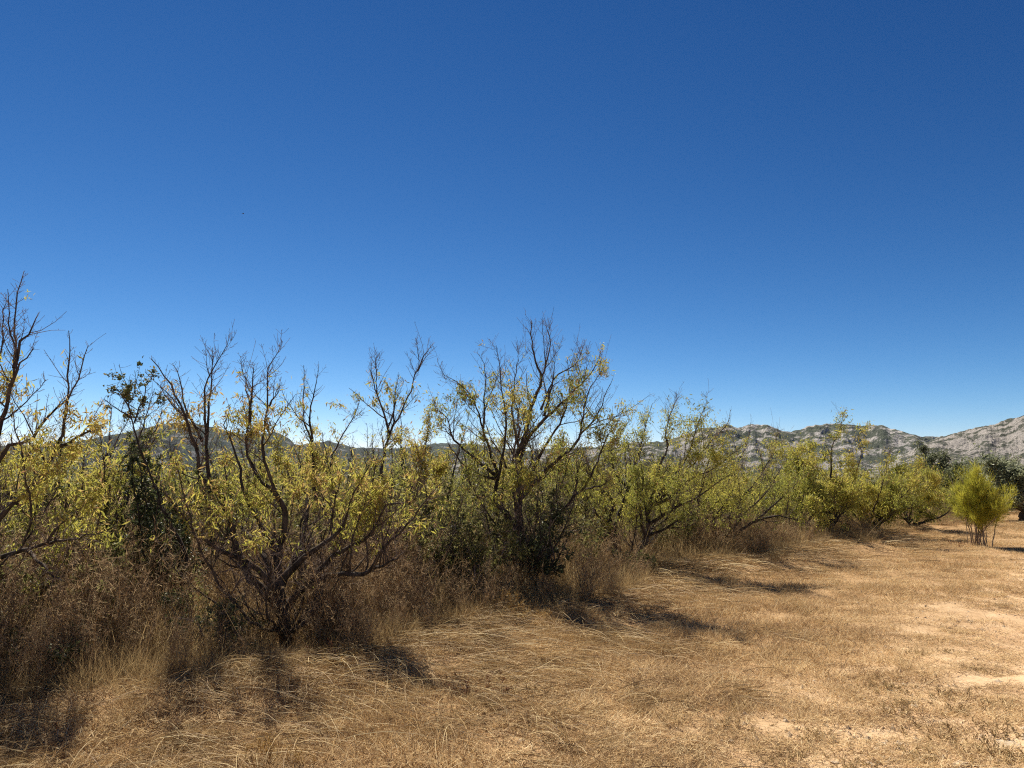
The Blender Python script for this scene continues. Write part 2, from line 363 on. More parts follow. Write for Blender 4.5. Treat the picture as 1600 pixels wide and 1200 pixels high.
mountain('mountain_limestone_ridge', [(820, 712), (900, 702), (960, 694), (1040, 690), (1080, 676), (1096, 668), (1112, 666), (1150, 668), (1200, 666), (1222, 673), (1250, 673), (1263, 666), (1300, 663),
    (1345, 665), (1372, 663), (1395, 668), (1420, 677), (1450, 682), (1500, 684), (1600, 690)], 2900, 4700, M['limestone'], 44, 0.27, 420)
mountain('mountain_stony_slope', [(1380, 730), (1430, 700), (1470, 682), (1500, 675), (1540, 665), (1562, 660), (1600, 648), (1680, 632), (1800, 615)], 2300, 3500, M['limestone_near'], 71, 0.24, 300, a_pad=0.12)
mountain('hill_wooded', [(1380, 748), (1430, 735), (1465, 722), (1490, 727), (1530, 744), (1580, 756)], 900, 1400, M['wooded'], 90, 0.10, 150, na=160, nr=50, a_pad=0.05)

# ------------------------------------------------------------------ tree growing
def resample(pts, n):
    pts = np.asarray(pts, float)
    if len(pts) == 2: pts = np.stack([pts[0], (pts[0]+pts[1])/2, pts[1]])
    s = np.concatenate([[0], np.cumsum(np.linalg.norm(np.diff(pts, axis=0), axis=1))]); s /= s[-1]
    t = np.linspace(0, 1, n)
    ext = np.vstack([2*pts[0]-pts[1], pts, 2*pts[-1]-pts[-2]])
    k = np.clip(np.searchsorted(s, t, side='right')-1, 0, len(pts)-2)
    f = ((t-s[k])/np.maximum(s[k+1]-s[k], 1e-9))[:, None]
    p0, p1, p2, p3 = ext[k], ext[k+1], ext[k+2], ext[k+3]
    return 0.5*(2*p1 + (p2-p0)*f + (2*p0-5*p1+4*p2-p3)*f**2 + (3*p1-p0-3*p2+p3)*f**3)

def sprout(PTS, RAD, count, lmin, lmax, up, spread, rscale, n=5, tmin=0.2, crook=0.08, rmin=0.0012, tpow=0.85):
    """children of a batch of stems: PTS (B,n,3) -> (count, n, 3)"""
    B, m, _ = PTS.shape
    if count <= 0 or B == 0: return np.zeros((0, n, 3)), np.zeros((0, n))
    ln = np.linalg.norm(np.diff(PTS, axis=1), axis=2).sum(1)
    b = rng.choice(B, count, p=ln/ln.sum())
    t = tmin + (1-tmin)*rng.random(count)**tpow
    k = np.minimum((t*(m-1)).astype(int), m-2); f = (t*(m-1)-k)[:, None]
    p = PTS[b, k]*(1-f) + PTS[b, k+1]*f
    tan = norm(PTS[b, k+1]-PTS[b, k])
    r0 = RAD[b, k]*(1-f[:, 0]) + RAD[b, k+1]*f[:, 0]
    rnd = norm(rng.normal(size=(count, 3)))
    perp = norm(rnd - (rnd*tan).sum(1, keepdims=True)*tan)
    d = norm(tan*(0.75-0.25*spread) + perp*spread + np.array([0, 0, up]))
    L = lmin + (lmax-lmin)*rng.random(count)**1.4
    L = L*np.clip(1.25-1.0*t, 0.22, 1)
    tt = np.linspace(0, 1, n)
    bend = np.array([0, 0, up*0.55]) + rng.normal(size=(count, 3))*0.12
    c = p[:, None] + L[:, None, None]*(d[:, None]*tt[None, :, None] + bend[:, None]*(tt**2)[None, :, None])
    j = rng.normal(size=(count, n, 3))*crook*L[:, None, None]/n*1.6; j[:, 0] = 0
    c = c + np.cumsum(j, 1)*0.8
    rs = np.maximum(r0*rscale, rmin)
    rs = np.minimum(rs, L*0.016+0.001)
    rr = rs[:, None]*(1-0.72*tt[None]) 
    return c, np.maximum(rr, rmin*0.8)

def almond(name, base, limbs, mats=('bark', 'twig', 'almond_leaf'), trunk=None, trunk_r=0.075, branches=7, twigs=9, spurs=5, leaf_n=9000,
           leaf_lo=0.0, leaf_hi=0.75, hue=(0.2, 0.75), brown=0.05, up=0.45, blen=(0.35, 1.0), tlen=(0.18, 0.6), slen=(0.05, 0.2),
           leaf_len=(0.032, 0.078), leaf_wid=0.22, clump=2.6, clump_cut=0.5, seed=1, droop=0.75, lateral=0.9, spread_leaf=0.045, tpow=1.1):
    """limbs: list of (points (k,3) world, r_start, r_end). Everything is stored about the base."""
    global rng
    keep = rng; rng = np.random.default_rng(seed)
    base = np.asarray(base, float)
    root = bpy.data.objects.new(name, None); COL.objects.link(root); root.location = base
    g = Geo()
    if trunk is None:
        top = limbs[0][0][0]; trunk = [base-np.array([0, 0, 0.12]), base*0.6+np.asarray(top)*0.4+rng.normal(size=3)*0.02, top]
    tp = resample(trunk, 12); tr = trunk_r*(1.35-0.45*np.linspace(0, 1, 12)); tr[:3] *= (1.35, 1.18, 1.06)
    tube(g, tp, tr, 10, 0.5, 0.28)
    link('trunk', g.mesh('trunk', M[mats[0]], True, base), root)
    allP, lt = [], []
    tot = sum(np.linalg.norm(np.diff(np.asarray(l[0]), axis=0), axis=1).sum() for l in limbs)
    for pts, r0, r1 in limbs:
        L = np.linalg.norm(np.diff(np.asarray(pts), axis=0), axis=1).sum()
        n = int(max(8, L*11)); p = resample(pts, n)
        jit = rng.normal(size=(n, 3))*0.007; jit[0] = 0; p = p + jit
        tt = np.linspace(0, 1, n); rad = .9*(r1 + (r0-r1)*(1-tt)**1.5)*(1-.5*tt**9)
        gl = Geo(); tube(gl, p, rad, 7, 0.5, 0.22)
        P0, R0 = p[None], rad[None]
        b1, r1_ = sprout(P0, R0, max(2, int(branches*L)), *blen, up, lateral, 0.62, 7, 0.12, 0.12, 0.002, tpow)
        tubes_batch(gl, b1, r1_, 5)
        lo = link('limb', gl.mesh('limb', M[mats[0]], True, base), root)
        # fine wood
        cat1 = np.concatenate([b1, np.stack([resample(p[int(n*0.45):], 7)])]); catr = np.concatenate([r1_, np.stack([np.interp(np.linspace(0.45, 1, 7), tt, rad)])])
        b2, r2 = sprout(cat1, catr, int(twigs*branches*L*0.55), *tlen, up*0.9, lateral, 0.6, 4, 0.15, 0.14, 0.0021)
        b3, r3 = sprout(b2, r2, int(len(b2)*spurs*0.6), *slen, up*0.6, 1.0, 0.7, 3, 0.1, 0.15, 0.0016)
        b4, r4 = sprout(cat1, catr, int(64*L), .03, .19, up, 1.1, .4, 3, .05, .12, .0019); bs_, rs_ = np.concatenate([b3, b4]), np.concatenate([r3, r4])
        gt = Geo(); tubes_batch(gt, b2, r2, 3); tubes_batch(gt, bs_, rs_, 3)
        link('twigs', gt.mesh('twigs', M[mats[1]], True, base), lo, kind='stuff')
        allP += [b2[:, 1:].reshape(-1, 3), b3[:, 1:].reshape(-1, 3)]
    pts = np.concatenate(allP)
    z0, z1 = base[2], np.percentile(pts[:, 2], 99.5)
    hh = (pts[:, 2]-z0)/(z1-z0)
    cn = fbm(pts[:, 0]*clump, pts[:, 1]*clump, pts[:, 2]*clump, seed+5, 3)
    w = sstep(clump_cut-0.10, clump_cut+0.12, cn)*sstep(leaf_lo-0.08, leaf_lo+0.12, hh)*(1-sstep(leaf_hi-0.14, leaf_hi+0.1, hh)) + 0.003
    k = rng.choice(len(pts), max(1, leaf_n//9), p=w/w.sum())
    pos = np.repeat(pts[k], 9, 0) + rng.normal(size=(len(k)*9, 3))*spread_leaf*(.35+1.1*rng.random((len(k)*9, 1))**2)
    N = len(pos)
    d = norm(rng.normal(size=(N, 3))*0.75 + np.array([0, 0, -droop]))
    Lf = leaf_len[0] + (leaf_len[1]-leaf_len[0])*rng.random(N)**1.5
    ch = np.repeat(fbm(pts[k][:, 0]*1.3, pts[k][:, 1]*1.3, pts[k][:, 2]*1.3, seed+9, 2), 9)
    rn = hue[0] + (hue[1]-hue[0])*np.clip((ch-0.5)*1.5+0.5 + rng.normal(size=N)*0.22, 0, 1)
    br = rng.random(N) < brown*(0.4+2.2*np.repeat(hh[k], 9)); rn = np.where(br, 0.84+0.16*rng.random(N), rn)
    gc = Geo(); leaves(gc, pos, d, Lf, Lf*leaf_wid*(0.7+0.6*rng.random(N)), rn)
    link('crown', gc.mesh('crown', M[mats[2]], False, base), root, kind='stuff')
    rng = keep
    return root

def limbs_px(depth, spec):
    """spec: list of (dy_end, r0, r1, [(px,py), ...]); depth drifts by dy_end along the limb"""
    out = []
    for s in spec:
        dy0, dy1 = s[0] if isinstance(s[0], tuple) else (0.0, s[0])
        n = len(s[3]); out.append(([P(x, y, depth + dy0 + (dy1-dy0)*k/(n-1)) for k, (x, y) in enumerate(s[3])], s[1], max(s[2], .0042)))
    return out
def gbase(px, depth):
    x = (px-800)/FPX*depth/(CP+SP*0.35)
    return np.array([x, depth, float(hgt(x, depth))])
def wild_limbs(base, n, h, reach, seed, start=0.35, r0=0.045, low=0.25):
    r = np.random.default_rng(seed); out = []
    for k in range(n):
        a = 2*math.pi*(k+r.random()*0.7)/n; rad = reach*(0.45+0.55*r.random()); top = h*(0.62+0.38*r.random())
        d = np.array([math.cos(a), math.sin(a), 0]); s = base + np.array([0, 0, start*(0.8+0.5*r.random())])
        z = top if r.random() > low else top*0.6
        p1 = s + d*rad*0.42 + np.array([0, 0, (z-s[2]+base[2])*0.28]); p2 = s + d*rad*0.8 + np.array([0, 0, (z-s[2]+base[2])*0.62]); p3 = s + d*rad*(0.95+0.15*r.random()) + np.array([0, 0, z-s[2]+base[2]])
        for q in (p1, p2, p3): q += r.normal(size=3)*0.07
        out.append(([s, p1, p2, p3], r0*(0.8+0.4*r.random()), 0.006))
    return out

GROUP_FRONT = 'almond trees of the overgrown front row'
# -- tree at the left edge
dL = 6.0; bL = gbase(-70, dL)
tL = [bL-np.array([0, 0, 0.1]), P(-68, 960, dL), P(-55, 905, dL)]
sL = [(0.3, .040, .006, [(-55, 905), (-30, 800), (-5, 690), (12, 620), (22, 570), (24, 520), (24, 480), (31, 445), (38, 425)]),
      (0.2, .020, .004, [(22, 575), (32, 540), (45, 520), (55, 500), (60, 488)]),
      (-.2, .018, .004, [(12, 620), (30, 575), (44, 555), (52, 545)]),
      (0.5, .030, .005, [(-50, 880), (-30, 760), (-10, 640), (0, 560), (5, 500), (9, 460)]),
      (0.2, .034, .006, [(-55, 905), (-25, 800), (10, 700), (48, 690), (70, 655), (95, 630), (104, 625), (118, 600), (130, 565), (139, 540)]),
      (0.1, .030, .006, [(-40, 850), (15, 790), (55, 755), (82, 710), (98, 680), (104, 640), (107, 600), (108, 550), (109, 515)]),
      (-.1, .020, .006, [(90, 700), (112, 690), (135, 675), (162, 667)]),
      (-.4, .032, .005, [(-55, 915), (0, 872), (45, 858), (70, 848), (100, 815), (125, 795), (145, 782)]),
      (-.5, .020, .005, [(45, 860), (62, 880), (85, 902), (100, 906)]),
      (-.5, .016, .004, [(70, 850), (110, 843), (160, 832)]),
      (0.8, .030, .005, [(-45, 880), (0, 800), (60, 760), (110, 720), (135, 690)]),
      (-.8, .030, .006, [(-60, 900), (-90, 780), (-120, 640), (-110, 540)])]
t = almond('almond_tree', bL, limbs_px(dL, sL) + wild_limbs(bL, 7, 2.00, 1.20, 501, .08, .015, .3), trunk=tL, trunk_r=.06, tpow=1.6, branches=3.4, twigs=7, spurs=5, leaf_n=5600, leaf_lo=0.22, leaf_hi=.72, hue=(.36, .84), brown=.06,
           blen=(.18, .6), tlen=(.1, .36), slen=(.03, .12), clump_cut=.56, seed=3)
tag(t, 'dark bare-topped almond tree cut by the left edge of the picture, with yellow leaf tufts', 'tree', GROUP_FRONT)
# -- the broad near tree with the dark forked trunk
dA = 6.9; bA = gbase(450, dA)
tA = [bA-np.array([0, 0, 0.1]), P(444, 975, dA), P(440, 945, dA), P(437, 902, dA)]
sA = [(-.3, .050, .008, [(440, 950), (420, 928), (392, 903), (376, 872), (362, 825), (348, 780), (330, 758), (314, 748), (308, 706), (296, 674), (284, 640), (268, 606), (254, 582), (239, 561)]),
      (0.1, .022, .004, [(330, 758), (322, 700), (321, 640), (324, 590), (334, 574), (348, 554), (359, 522)]),
      (0.2, .018, .004, [(322, 696), (326, 658), (330, 600), (332, 544)]),
      (0.1, .017, .004, [(316, 690), (292, 640), (282, 605), (277, 580), (266, 566)]),
      (0.4, .036, .006, [(438, 905), (428, 862), (410, 826), (392, 790), (380, 758), (368, 708), (354, 674), (351, 660), (361, 637)]),
      (0.3, .040, .005, [(437, 902), (436, 862), (442, 832), (446, 797), (425, 767), (404, 745), (388, 712), (385, 690), (390, 660), (390, 632), (384, 608), (382, 584), (376, 568)]),
      (0.2, .016, .004, [(390, 660), (394, 610), (397, 584), (396, 570)]),
      (-.2, .024, .004, [(446, 797), (420, 744), (411, 700), (418, 640), (418, 580), (424, 568), (434, 553), (441, 534)]),
      (-.1, .012, .003, [(419, 636), (428, 620), (437, 606)]),
      (-.3, .042, .006, [(440, 905), (465, 878), (490, 860), (520, 838), (537, 818), (550, 780), (565, 750), (580, 726)]),
      (-.1, .018, .004, [(515, 840), (520, 795), (530, 760), (535, 730)]),
      (-.4, .038, .006, [(440, 950), (480, 915), (500, 888), (520, 868), (560, 848), (590, 822), (602, 792), (632, 784), (650, 777), (667, 747)]),
      (-.7, .034, .005, [(480, 912), (530, 895), (552, 897), (582, 890), (592, 866), (605, 850), (637, 820), (657, 792), (682, 762), (697, 748)]),
      (-.9, .018, .004, [(582, 890), (600, 883), (620, 873), (637, 858)]),
      (-1.1, .040, .006, [(438, 930), (400, 890), (330, 850), (282, 800), (250, 760)]),
      (1.2, .040, .006, [(440, 920), (470, 850), (480, 790), (470, 730), (455, 690)]),
      (1.0, .036, .006, [(436, 920), (400, 850), (360, 800), (340, 740)])]
t = almond('almond_tree', bA, limbs_px(dA, sA) + wild_limbs(bA, 10, 1.75, 1.25, 502, .08, .015, .3), trunk=tA, trunk_r=.048, tpow=1.7, branches=3.9, twigs=8, spurs=5, leaf_n=8600, leaf_lo=.36, leaf_hi=.80, hue=(.36, .84), brown=.14,
           blen=(.18, .65), tlen=(.1, .4), slen=(.03, .13), clump_cut=.52, seed=7)
tag(t, 'broad almond tree with a black forked trunk and low spreading limbs, nearest of the row', 'tree', GROUP_FRONT)
# -- tree just behind it
dB = 8.9; bB = gbase(565, dB)
sB = [((0.1), .045, .006, [(562, 925), (530, 850), (500, 785), (490, 750), (487, 693), (474, 655), (474, 610), (476, 570)]),
      (0.2, .018, .004, [(488, 690), (484, 640), (494, 607), (498, 570)]),
      (0.3, .038, .006, [(560, 920), (540, 830), (516, 740), (529, 691), (553, 650), (563, 625)]),
      (0.0, .044, .006, [(566, 920), (590, 840), (600, 760), (597, 726), (609, 680), (626, 645), (641, 611), (654, 568), (650, 529)]),
      (0.1, .014, .003, [(652, 580), (660, 560), (677, 540)]),
      (-.2, .020, .004, [(608, 685), (606, 660), (600, 643), (588, 613), (581, 585), (579, 568)]),
      (-.1, .010, .003, [(589, 615), (587, 580), (588, 555)]),
      (0.2, .016, .004, [(612, 670), (618, 630), (620, 595)]),
      (0.5, .036, .006, [(566, 910), (620, 830), (650, 760), (665, 700), (672, 650)]),
      (0.9, .036, .006, [(564, 910), (560, 820), (556, 740), (545, 690)]),
      (-.8, .036, .006, [(566, 910), (600, 860), (640, 800), (660, 740)])]
t = almond('almond_tree', bB, limbs_px(dB, sB) + wild_limbs(bB, 10, 2.00, 1.20, 503, .08, .015, .3), trunk_r=.055, tpow=1.6, branches=3.8, twigs=8, spurs=5, leaf_n=9000, leaf_lo=.36, leaf_hi=.80, hue=(.36, .82), brown=.13,
           blen=(.2, .6), tlen=(.1, .4), slen=(.03, .13), clump_cut=.5, seed=15)
tag(t, 'yellowing almond tree with bare upright shoots, between the nearest tree and the tallest', 'tree', GROUP_FRONT)
# -- tallest, centre
dC = 9.9; bC = gbase(814, dC)
tC = [bC-np.array([0, 0, .1]), P(815, 900, dC), P(812, 840, dC), P(810, 800, dC)]
sC = [(0.0, .060, .010, [(810, 800), (808, 755), (809, 715), (820, 680), (830, 637), (846, 592), (836, 566), (831, 540), (830, 500)]),
      (0.2, .016, .003, [(846, 590), (856, 556), (860, 530), (852, 505)]),
      (-.2, .042, .006, [(811, 830), (790, 800), (770, 780), (780, 743), (790, 667), (784, 606), (780, 568), (775, 540)]),
      (-.5, .030, .006, [(780, 747), (737, 713), (707, 683), (697, 650), (672, 638)]),
      (-.3, .026, .006, [(778, 750), (753, 743), (730, 730), (707, 703), (700, 690)]),
      (0.2, .028, .005, [(780, 745), (767, 713), (753, 663), (740, 627), (713, 597), (693, 587)]),
      (0.3, .018, .004, [(755, 668), (757, 618), (759, 575), (746, 552)]),
      (0.3, .036, .006, [(812, 715), (828, 680), (867, 640), (884, 625), (913, 595), (933, 567), (940, 540)]),
      (0.5, .022, .004, [(850, 650), (866, 593), (890, 575), (905, 562), (910, 540)]),
      (0.1, .020, .004, [(845, 640), (862, 596), (867, 550)]),
      (-.3, .044, .006, [(812, 780), (840, 748), (873, 717), (903, 690), (910, 657), (920, 610), (943, 577)]),
      (-.1, .016, .004, [(905, 680), (930, 655), (945, 620), (958, 590)]),
      (-.6, .044, .006, [(814, 880), (850, 830), (884, 792), (898, 775), (915, 759), (931, 726), (945, 691), (961, 663), (975, 640)]),
      (-.5, .018, .004, [(896, 773), (905, 733), (912, 700)]),
      (-.7, .016, .004, [(915, 764), (940, 759), (955, 748)]),
      (0.9, .040, .006, [(810, 800), (815, 720), (800, 650), (805, 590), (812, 548)]),
      (-.9, .036, .006, [(810, 810), (800, 740), (810, 660), (800, 610)]),
      (0.6, .034, .006, [(810, 780), (850, 700), (880, 650), (890, 600), (885, 560)])]
t = almond('almond_tree', bC, limbs_px(dC, sC) + wild_limbs(bC, 10, 2.10, 1.20, 504, .08, .015, .3), trunk=tC, trunk_r=.062, tpow=1.1, branches=5.2, twigs=9, spurs=5, leaf_n=14500, leaf_lo=.36, leaf_hi=.82, hue=(.30, .78), brown=.09,
           blen=(.25, .8), tlen=(.12, .5), slen=(.04, .15), clump_cut=.53, seed=23)
tag(t, 'tallest almond tree of the row, wide fan of bare twigs over its dark trunk', 'tree', GROUP_FRONT)
# -- lime-leaved tree with the open forked trunk
dD = 12.4; bD = gbase(975, dD)
tD = [bD-np.array([0, 0, .1]), P(974, 893, dD), P(972, 880, dD)]
sD = [(-.2, .060, .010, [(972, 884), (964, 862), (957, 834), (950, 815), (959, 789), (954, 776), (940, 764), (925, 745), (915, 715)]),
      (0.1, .060, .007, [(974, 886), (989, 878), (1003, 855), (1013, 831), (1011, 803), (1017, 792), (1043, 780), (1073, 752), (1110, 735), (1140, 712), (1168, 690)]),
      (-.4, .040, .006, [(1012, 822), (1041, 803), (1062, 789), (1085, 780), (1120, 755), (1150, 735)]),
      (0.2, .036, .006, [(1011, 800), (1001, 773), (985, 761), (966, 750), (955, 715), (960, 680)]),
      (-.6, .034, .006, [(1012, 836), (1036, 827), (1059, 815), (1090, 800)]),
      (-.6, .034, .006, [(957, 838), (950, 836), (917, 838), (898, 843), (880, 850), (854, 855)]),
      (0.4, .040, .006, [(1011, 805), (1020, 770), (1030, 730), (1043, 700), (1041, 675), (1050, 640), (1060, 622)]),
      (0.8, .040, .006, [(957, 830), (975, 780), (990, 735), (1000, 700), (1010, 660), (1020, 630)]),
      (0.0, .036, .006, [(1012, 800), (1040, 760), (1070, 720), (1085, 680), (1095, 650), (1105, 628)]),
      (1.1, .036, .006, [(960, 830), (940, 770), (945, 720), (960, 690), (985, 655)]),
      (-.9, .036, .006, [(1008, 840), (1000, 800), (1005, 750), (1000, 710), (1015, 680)]),
      (-.9, .034, .006, [(958, 840), (930, 800), (915, 770), (905, 745)]),
      (0.6, .034, .006, [(1013, 800), (1070, 740), (1110, 690), (1135, 665), (1142, 640)])]
t = almond('almond_tree', bD, limbs_px(dD, sD) + wild_limbs(bD, 8, 1.90, 1.40, 505, .08, .015, .3), trunk=tD, trunk_r=.11, branches=5.2, twigs=8, spurs=4, leaf_n=24000, leaf_lo=.26, leaf_hi=.92, hue=(.30, .74), brown=.02,
           blen=(.3, .8), tlen=(.15, .5), slen=(.05, .16), clump_cut=.45, seed=31, spread_leaf=.06)
tag(t, 'lime-leaved almond tree with an open forked trunk at the edge of the mown grass', 'tree', GROUP_FRONT)
# -- tree with the long arm reaching right
dE = 14.4; bE = gbase(1098, dE)
sE = [(-.5, .060, .006, [(1100, 862), (1122, 848), (1145, 836), (1180, 813), (1209, 790), (1235, 766), (1256, 743)]),
      (-.9, .032, .006, [(1178, 815), (1215, 806), (1240, 812), (1262, 818)]),
      (0.2, .036, .006, [(1140, 838), (1160, 806), (1180, 787), (1203, 762), (1225, 720)]),
      (0.4, .040, .006, [(1100, 860), (1112, 804), (1130, 770), (1150, 730), (1168, 690), (1172, 660)]),
      (0.0, .036, .006, [(1098, 860), (1090, 805), (1095, 760), (1110, 710), (1120, 670)]),
      (0.9, .036, .006, [(1100, 860), (1150, 790), (1190, 740), (1210, 700), (1215, 670)]),
      (-.8, .034, .006, [(1100, 860), (1110, 820), (1130, 790), (1145, 765)]),
      (0.5, .034, .006, [(1098, 860), (1075, 815), (1065, 780), (1060, 740)])]
t = almond('almond_tree', bE, limbs_px(dE, sE) + wild_limbs(bE, 9, 2.00, 1.40, 506, .08, .015, .3), trunk_r=.09, branches=5.0, twigs=8, spurs=4, leaf_n=15000, leaf_lo=.22, leaf_hi=.92, hue=(.26, .72), brown=.03,
           blen=(.3, .8), tlen=(.15, .5), slen=(.05, .16), clump_cut=.48, seed=37, spread_leaf=.06)
tag(t, 'leaning almond tree whose long dark arm reaches out low towards the track', 'tree', GROUP_FRONT)
# -- the leafy far end of the row
def far_tree(px, depth, spec, seed, label, h=2.6, **kw):
    b = gbase(px, depth)
    args = dict(trunk_r=.09, branches=4.2, twigs=8, spurs=4, leaf_n=22000, leaf_lo=.02, leaf_hi=.95, hue=(.30, .76), brown=.03, blen=(.3, .8), tlen=(.2, .5), slen=(.06, .18),
                clump_cut=.42, seed=seed, spread_leaf=.08, leaf_len=(.06, .11)); args.update(kw)
    t = almond('almond_tree', b, limbs_px(depth, spec) + wild_limbs(b, 10, h, 1.25, seed, .12, .03, .6), **args)
    return tag(t, label, 'tree', GROUP_FRONT)
far_tree(1297, 18.2, [(0, .06, .006, [(1297, 835), (1296, 800), (1298, 750), (1300, 700), (1312, 672), (1320, 640)]), (0.2, .04, .006, [(1297, 830), (1275, 780), (1262, 730), (1268, 690)]),
      (-.3, .04, .006, [(1298, 820), (1330, 760), (1345, 710), (1338, 680)])], 41, 'leafy almond tree with one bare shoot above its pointed crown, before the grey ridge', 2.6)
far_tree(1368, 19.6, [(0, .06, .006, [(1368, 828), (1385, 795), (1410, 772), (1430, 740), (1440, 715)]), (0.2, .04, .006, [(1367, 825), (1375, 770), (1390, 720), (1388, 700)]),
      (-.5, .04, .006, [(1368, 826), (1400, 800), (1440, 790), (1465, 775)])], 43, 'rounded yellow-green almond tree right of the one with a pointed crown', 2.2, leaf_n=19000)
far_tree(1432, 22.0, [(-.3, .05, .006, [(1432, 820), (1455, 812), (1475, 805), (1495, 785), (1500, 770)]), (0.2, .04, .006, [(1432, 815), (1445, 770), (1450, 740)])], 47,
         'low last almond tree of the row, beside the yellow broom', 1.7, leaf_n=14000)

far_tree(1228, 17.4, [(0.2, .05, .006, [(1228, 835), (1235, 790), (1245, 740), (1240, 705)]), (-.2, .04, .006, [(1228, 830), (1215, 790), (1200, 750)])], 53,
         'bushy almond between the long dark arm and the pointed crown', 2.1, leaf_n=13000)
far_tree(1478, 25.5, [(0.2, .05, .006, [(1478, 812), (1470, 785), (1465, 760)]), (-.2, .04, .006, [(1478, 812), (1488, 790), (1492, 770)])], 59,
         'small almond at the very end of the row, close to the yellow broom', 1.5, leaf_n=9000)
# -- procedural almonds for the rows behind: four kinds, copied
kinds = []
for k, (h, rch, lo, hi, hue, n) in enumerate([(2.7, 1.5, .1, .72, (.34, .78), 6000), (3.1, 1.4, .05, .66, (.36, .82), 5600), (2.4, 1.7, .02, .8, (.3, .76), 7600), (2.9, 1.2, .05, .55, (.38, .86), 4600)]):
    b = np.zeros(3)
    kinds.append(almond('almond_tree', b, wild_limbs(b, 10, h, rch, 60+k), trunk=[(0, 0, -.12), (.02, 0, .2), (0, .01, .42)], trunk_r=.085, branches=4.6, twigs=8, spurs=4,
                        leaf_n=n, leaf_lo=lo, leaf_hi=hi, hue=hue, brown=.07, blen=(.3, .9), tlen=(.15, .55), slen=(.05, .18), clump_cut=.46, seed=80+k, spread_leaf=.07, leaf_len=(.055, .10)))
back = [  # u along the row, v behind it, kind, turn, size, label
    (-3.4, -3.6, 2, 20, .95), (-0.6, -3.2, 0, 110, .95), (2.2, -3.9, 2, 200, .9), (5.0, -3.4, 1, 300, .92), (8.0, -3.6, 2, 50, .9), (11.2, -3.4, 0, 170, .95), (14.6, -3.7, 2, 260, .92), (18.0, -3.4, 1, 10, .9), (22, -3.3, 2, 70, .85),
    (-3.0, -7.4, 1, 40, 1.0), (0.6, -7.8, 3, 130, 1.0), (4.2, -7.3, 0, 220, 1.0), (7.8, -7.7, 1, 310, .98), (11.6, -7.4, 3, 80, 1.0), (15.6, -7.8, 0, 190, .95), (20, -7.4, 2, 280, .95), (25, -7.5, 0, 30, .9),
    (-4, -12.2, 0, 60, 1.0), (0, -12.5, 1, 150, 1.0), (4.5, -12.0, 3, 240, 1.0), (9.5, -12.4, 0, 330, 1.0), (14.5, -12.1, 1, 90, 1.0), (20, -12.4, 3, 180, 1.0), (26, -12.2, 1, 270, 1.0),
    (-3, -18, 3, 15, 1.05), (3, -18.5, 0, 105, 1.05), (10, -18.2, 1, 195, 1.0), (17, -18.4, 2, 285, 1.0), (25, -18, 0, 45, 1.0), (33, -12.5, 2, 45, 1.0), (31, -7.6, 1, 200, .9)]
first = [True]*4
second_row = ['almond behind the left-edge tree, greenish, in the second row', 'almond in the second row behind the slender oak sapling', 'almond in the second row, behind the nearest broad tree',
              'almond in the second row showing left of the tallest tree', 'almond in the second row directly behind the tallest tree', 'almond in the second row behind the lime-leaved tree',
              'almond in the second row behind the leaning tree with the long arm', 'almond in the second row behind the pointed crown', 'almond in the second row behind the last low tree']
for i, (u, v, k, rz, s) in enumerate(back):
    p = A0 + U*u + Vv*v
    o = kinds[k] if first[k] else copy_tree(kinds[k]); first[k] = False
    o.location = (p[0], p[1], float(hgt(p[0], p[1]))); o.rotation_euler = (0, 0, R(rz)); o.scale = (s, s, s)
    tag(o, second_row[i] if i < 9 else 'almond tree deep in the thicket behind the second row, mostly hidden', 'tree', 'almond trees in the rows behind')

# ------------------------------------------------------------------ oaks, broom, olive, carob
def bushy(name, base, stems, n_leaf, mat, wood, seed, leaf=(0.02, 0.04), wid=0.55, branches=9, twigs=9, blen=(.15, .5), tlen=(.06, .25), up=.25, hue=(0, 1), cut=.3, droop=-.1, spr=.02, trunk_r=.02, lo=0.0, hi=1.1, clump=3.0, lateral=1.0):
    return almond(name, base, stems, mats=(wood, wood, mat), trunk_r=trunk_r, branches=branches, twigs=twigs, spurs=3, leaf_n=n_leaf, leaf_lo=lo, leaf_hi=hi, hue=hue, brown=0.0,
                  up=up, blen=blen, tlen=tlen, slen=(.03, .09), leaf_len=leaf, leaf_wid=wid, clump=clump, clump_cut=cut, seed=seed, droop=droop, spread_leaf=spr, lateral=lateral)
dO = 7.3; bO = gbase(296, dO)
sO = [(0.1, .022, .004, [(294, 880), (282, 847), (252, 790), (236, 745), (216, 690), (204, 645), (196, 605), (188, 572)]),
      (0.2, .010, .003, [(210, 660), (222, 630), (232, 600), (240, 585)]),
      (-.1, .010, .003, [(206, 655), (185, 640), (162, 622)]),
      (-.1, .008, .003, [(203, 640), (190, 618), (176, 600)])]
t = bushy('holm_oak_sapling', bO, limbs_px(dO, sO), 1500, 'oak_leaf', 'bark', 103, leaf=(.026, .046), branches=9, twigs=5, blen=(.12, .42), tlen=(.05, .2), trunk_r=.02, lo=.3, cut=.4)
tag(t, 'slender leaning oak sapling with small dark leaves against the sky, beside the left-edge tree', 'tree')
bS = gbase(255, 7.9)
t = bushy('holm_oak_shrub', bS, wild_limbs(bS, 10, 1.9, .55, 105, .1, .015), 6500, 'oak_leaf', 'bark', 106, leaf=(.03, .05), trunk_r=.03, lo=.25)
tag(t, 'dense dark green oak shrub right behind the slender sapling', 'shrub')
bS = gbase(846, 9.6)
t = bushy('holm_oak_shrub', bS, wild_limbs(bS, 10, 1.6, .42, 107, .1, .015), 4200, 'oak_leaf', 'bark', 108, leaf=(.03, .05), trunk_r=.03, lo=.1)
tag(t, 'dark green oak shrub wrapped around the trunk of the tallest almond', 'shrub')
bS = gbase(735, 9.0)
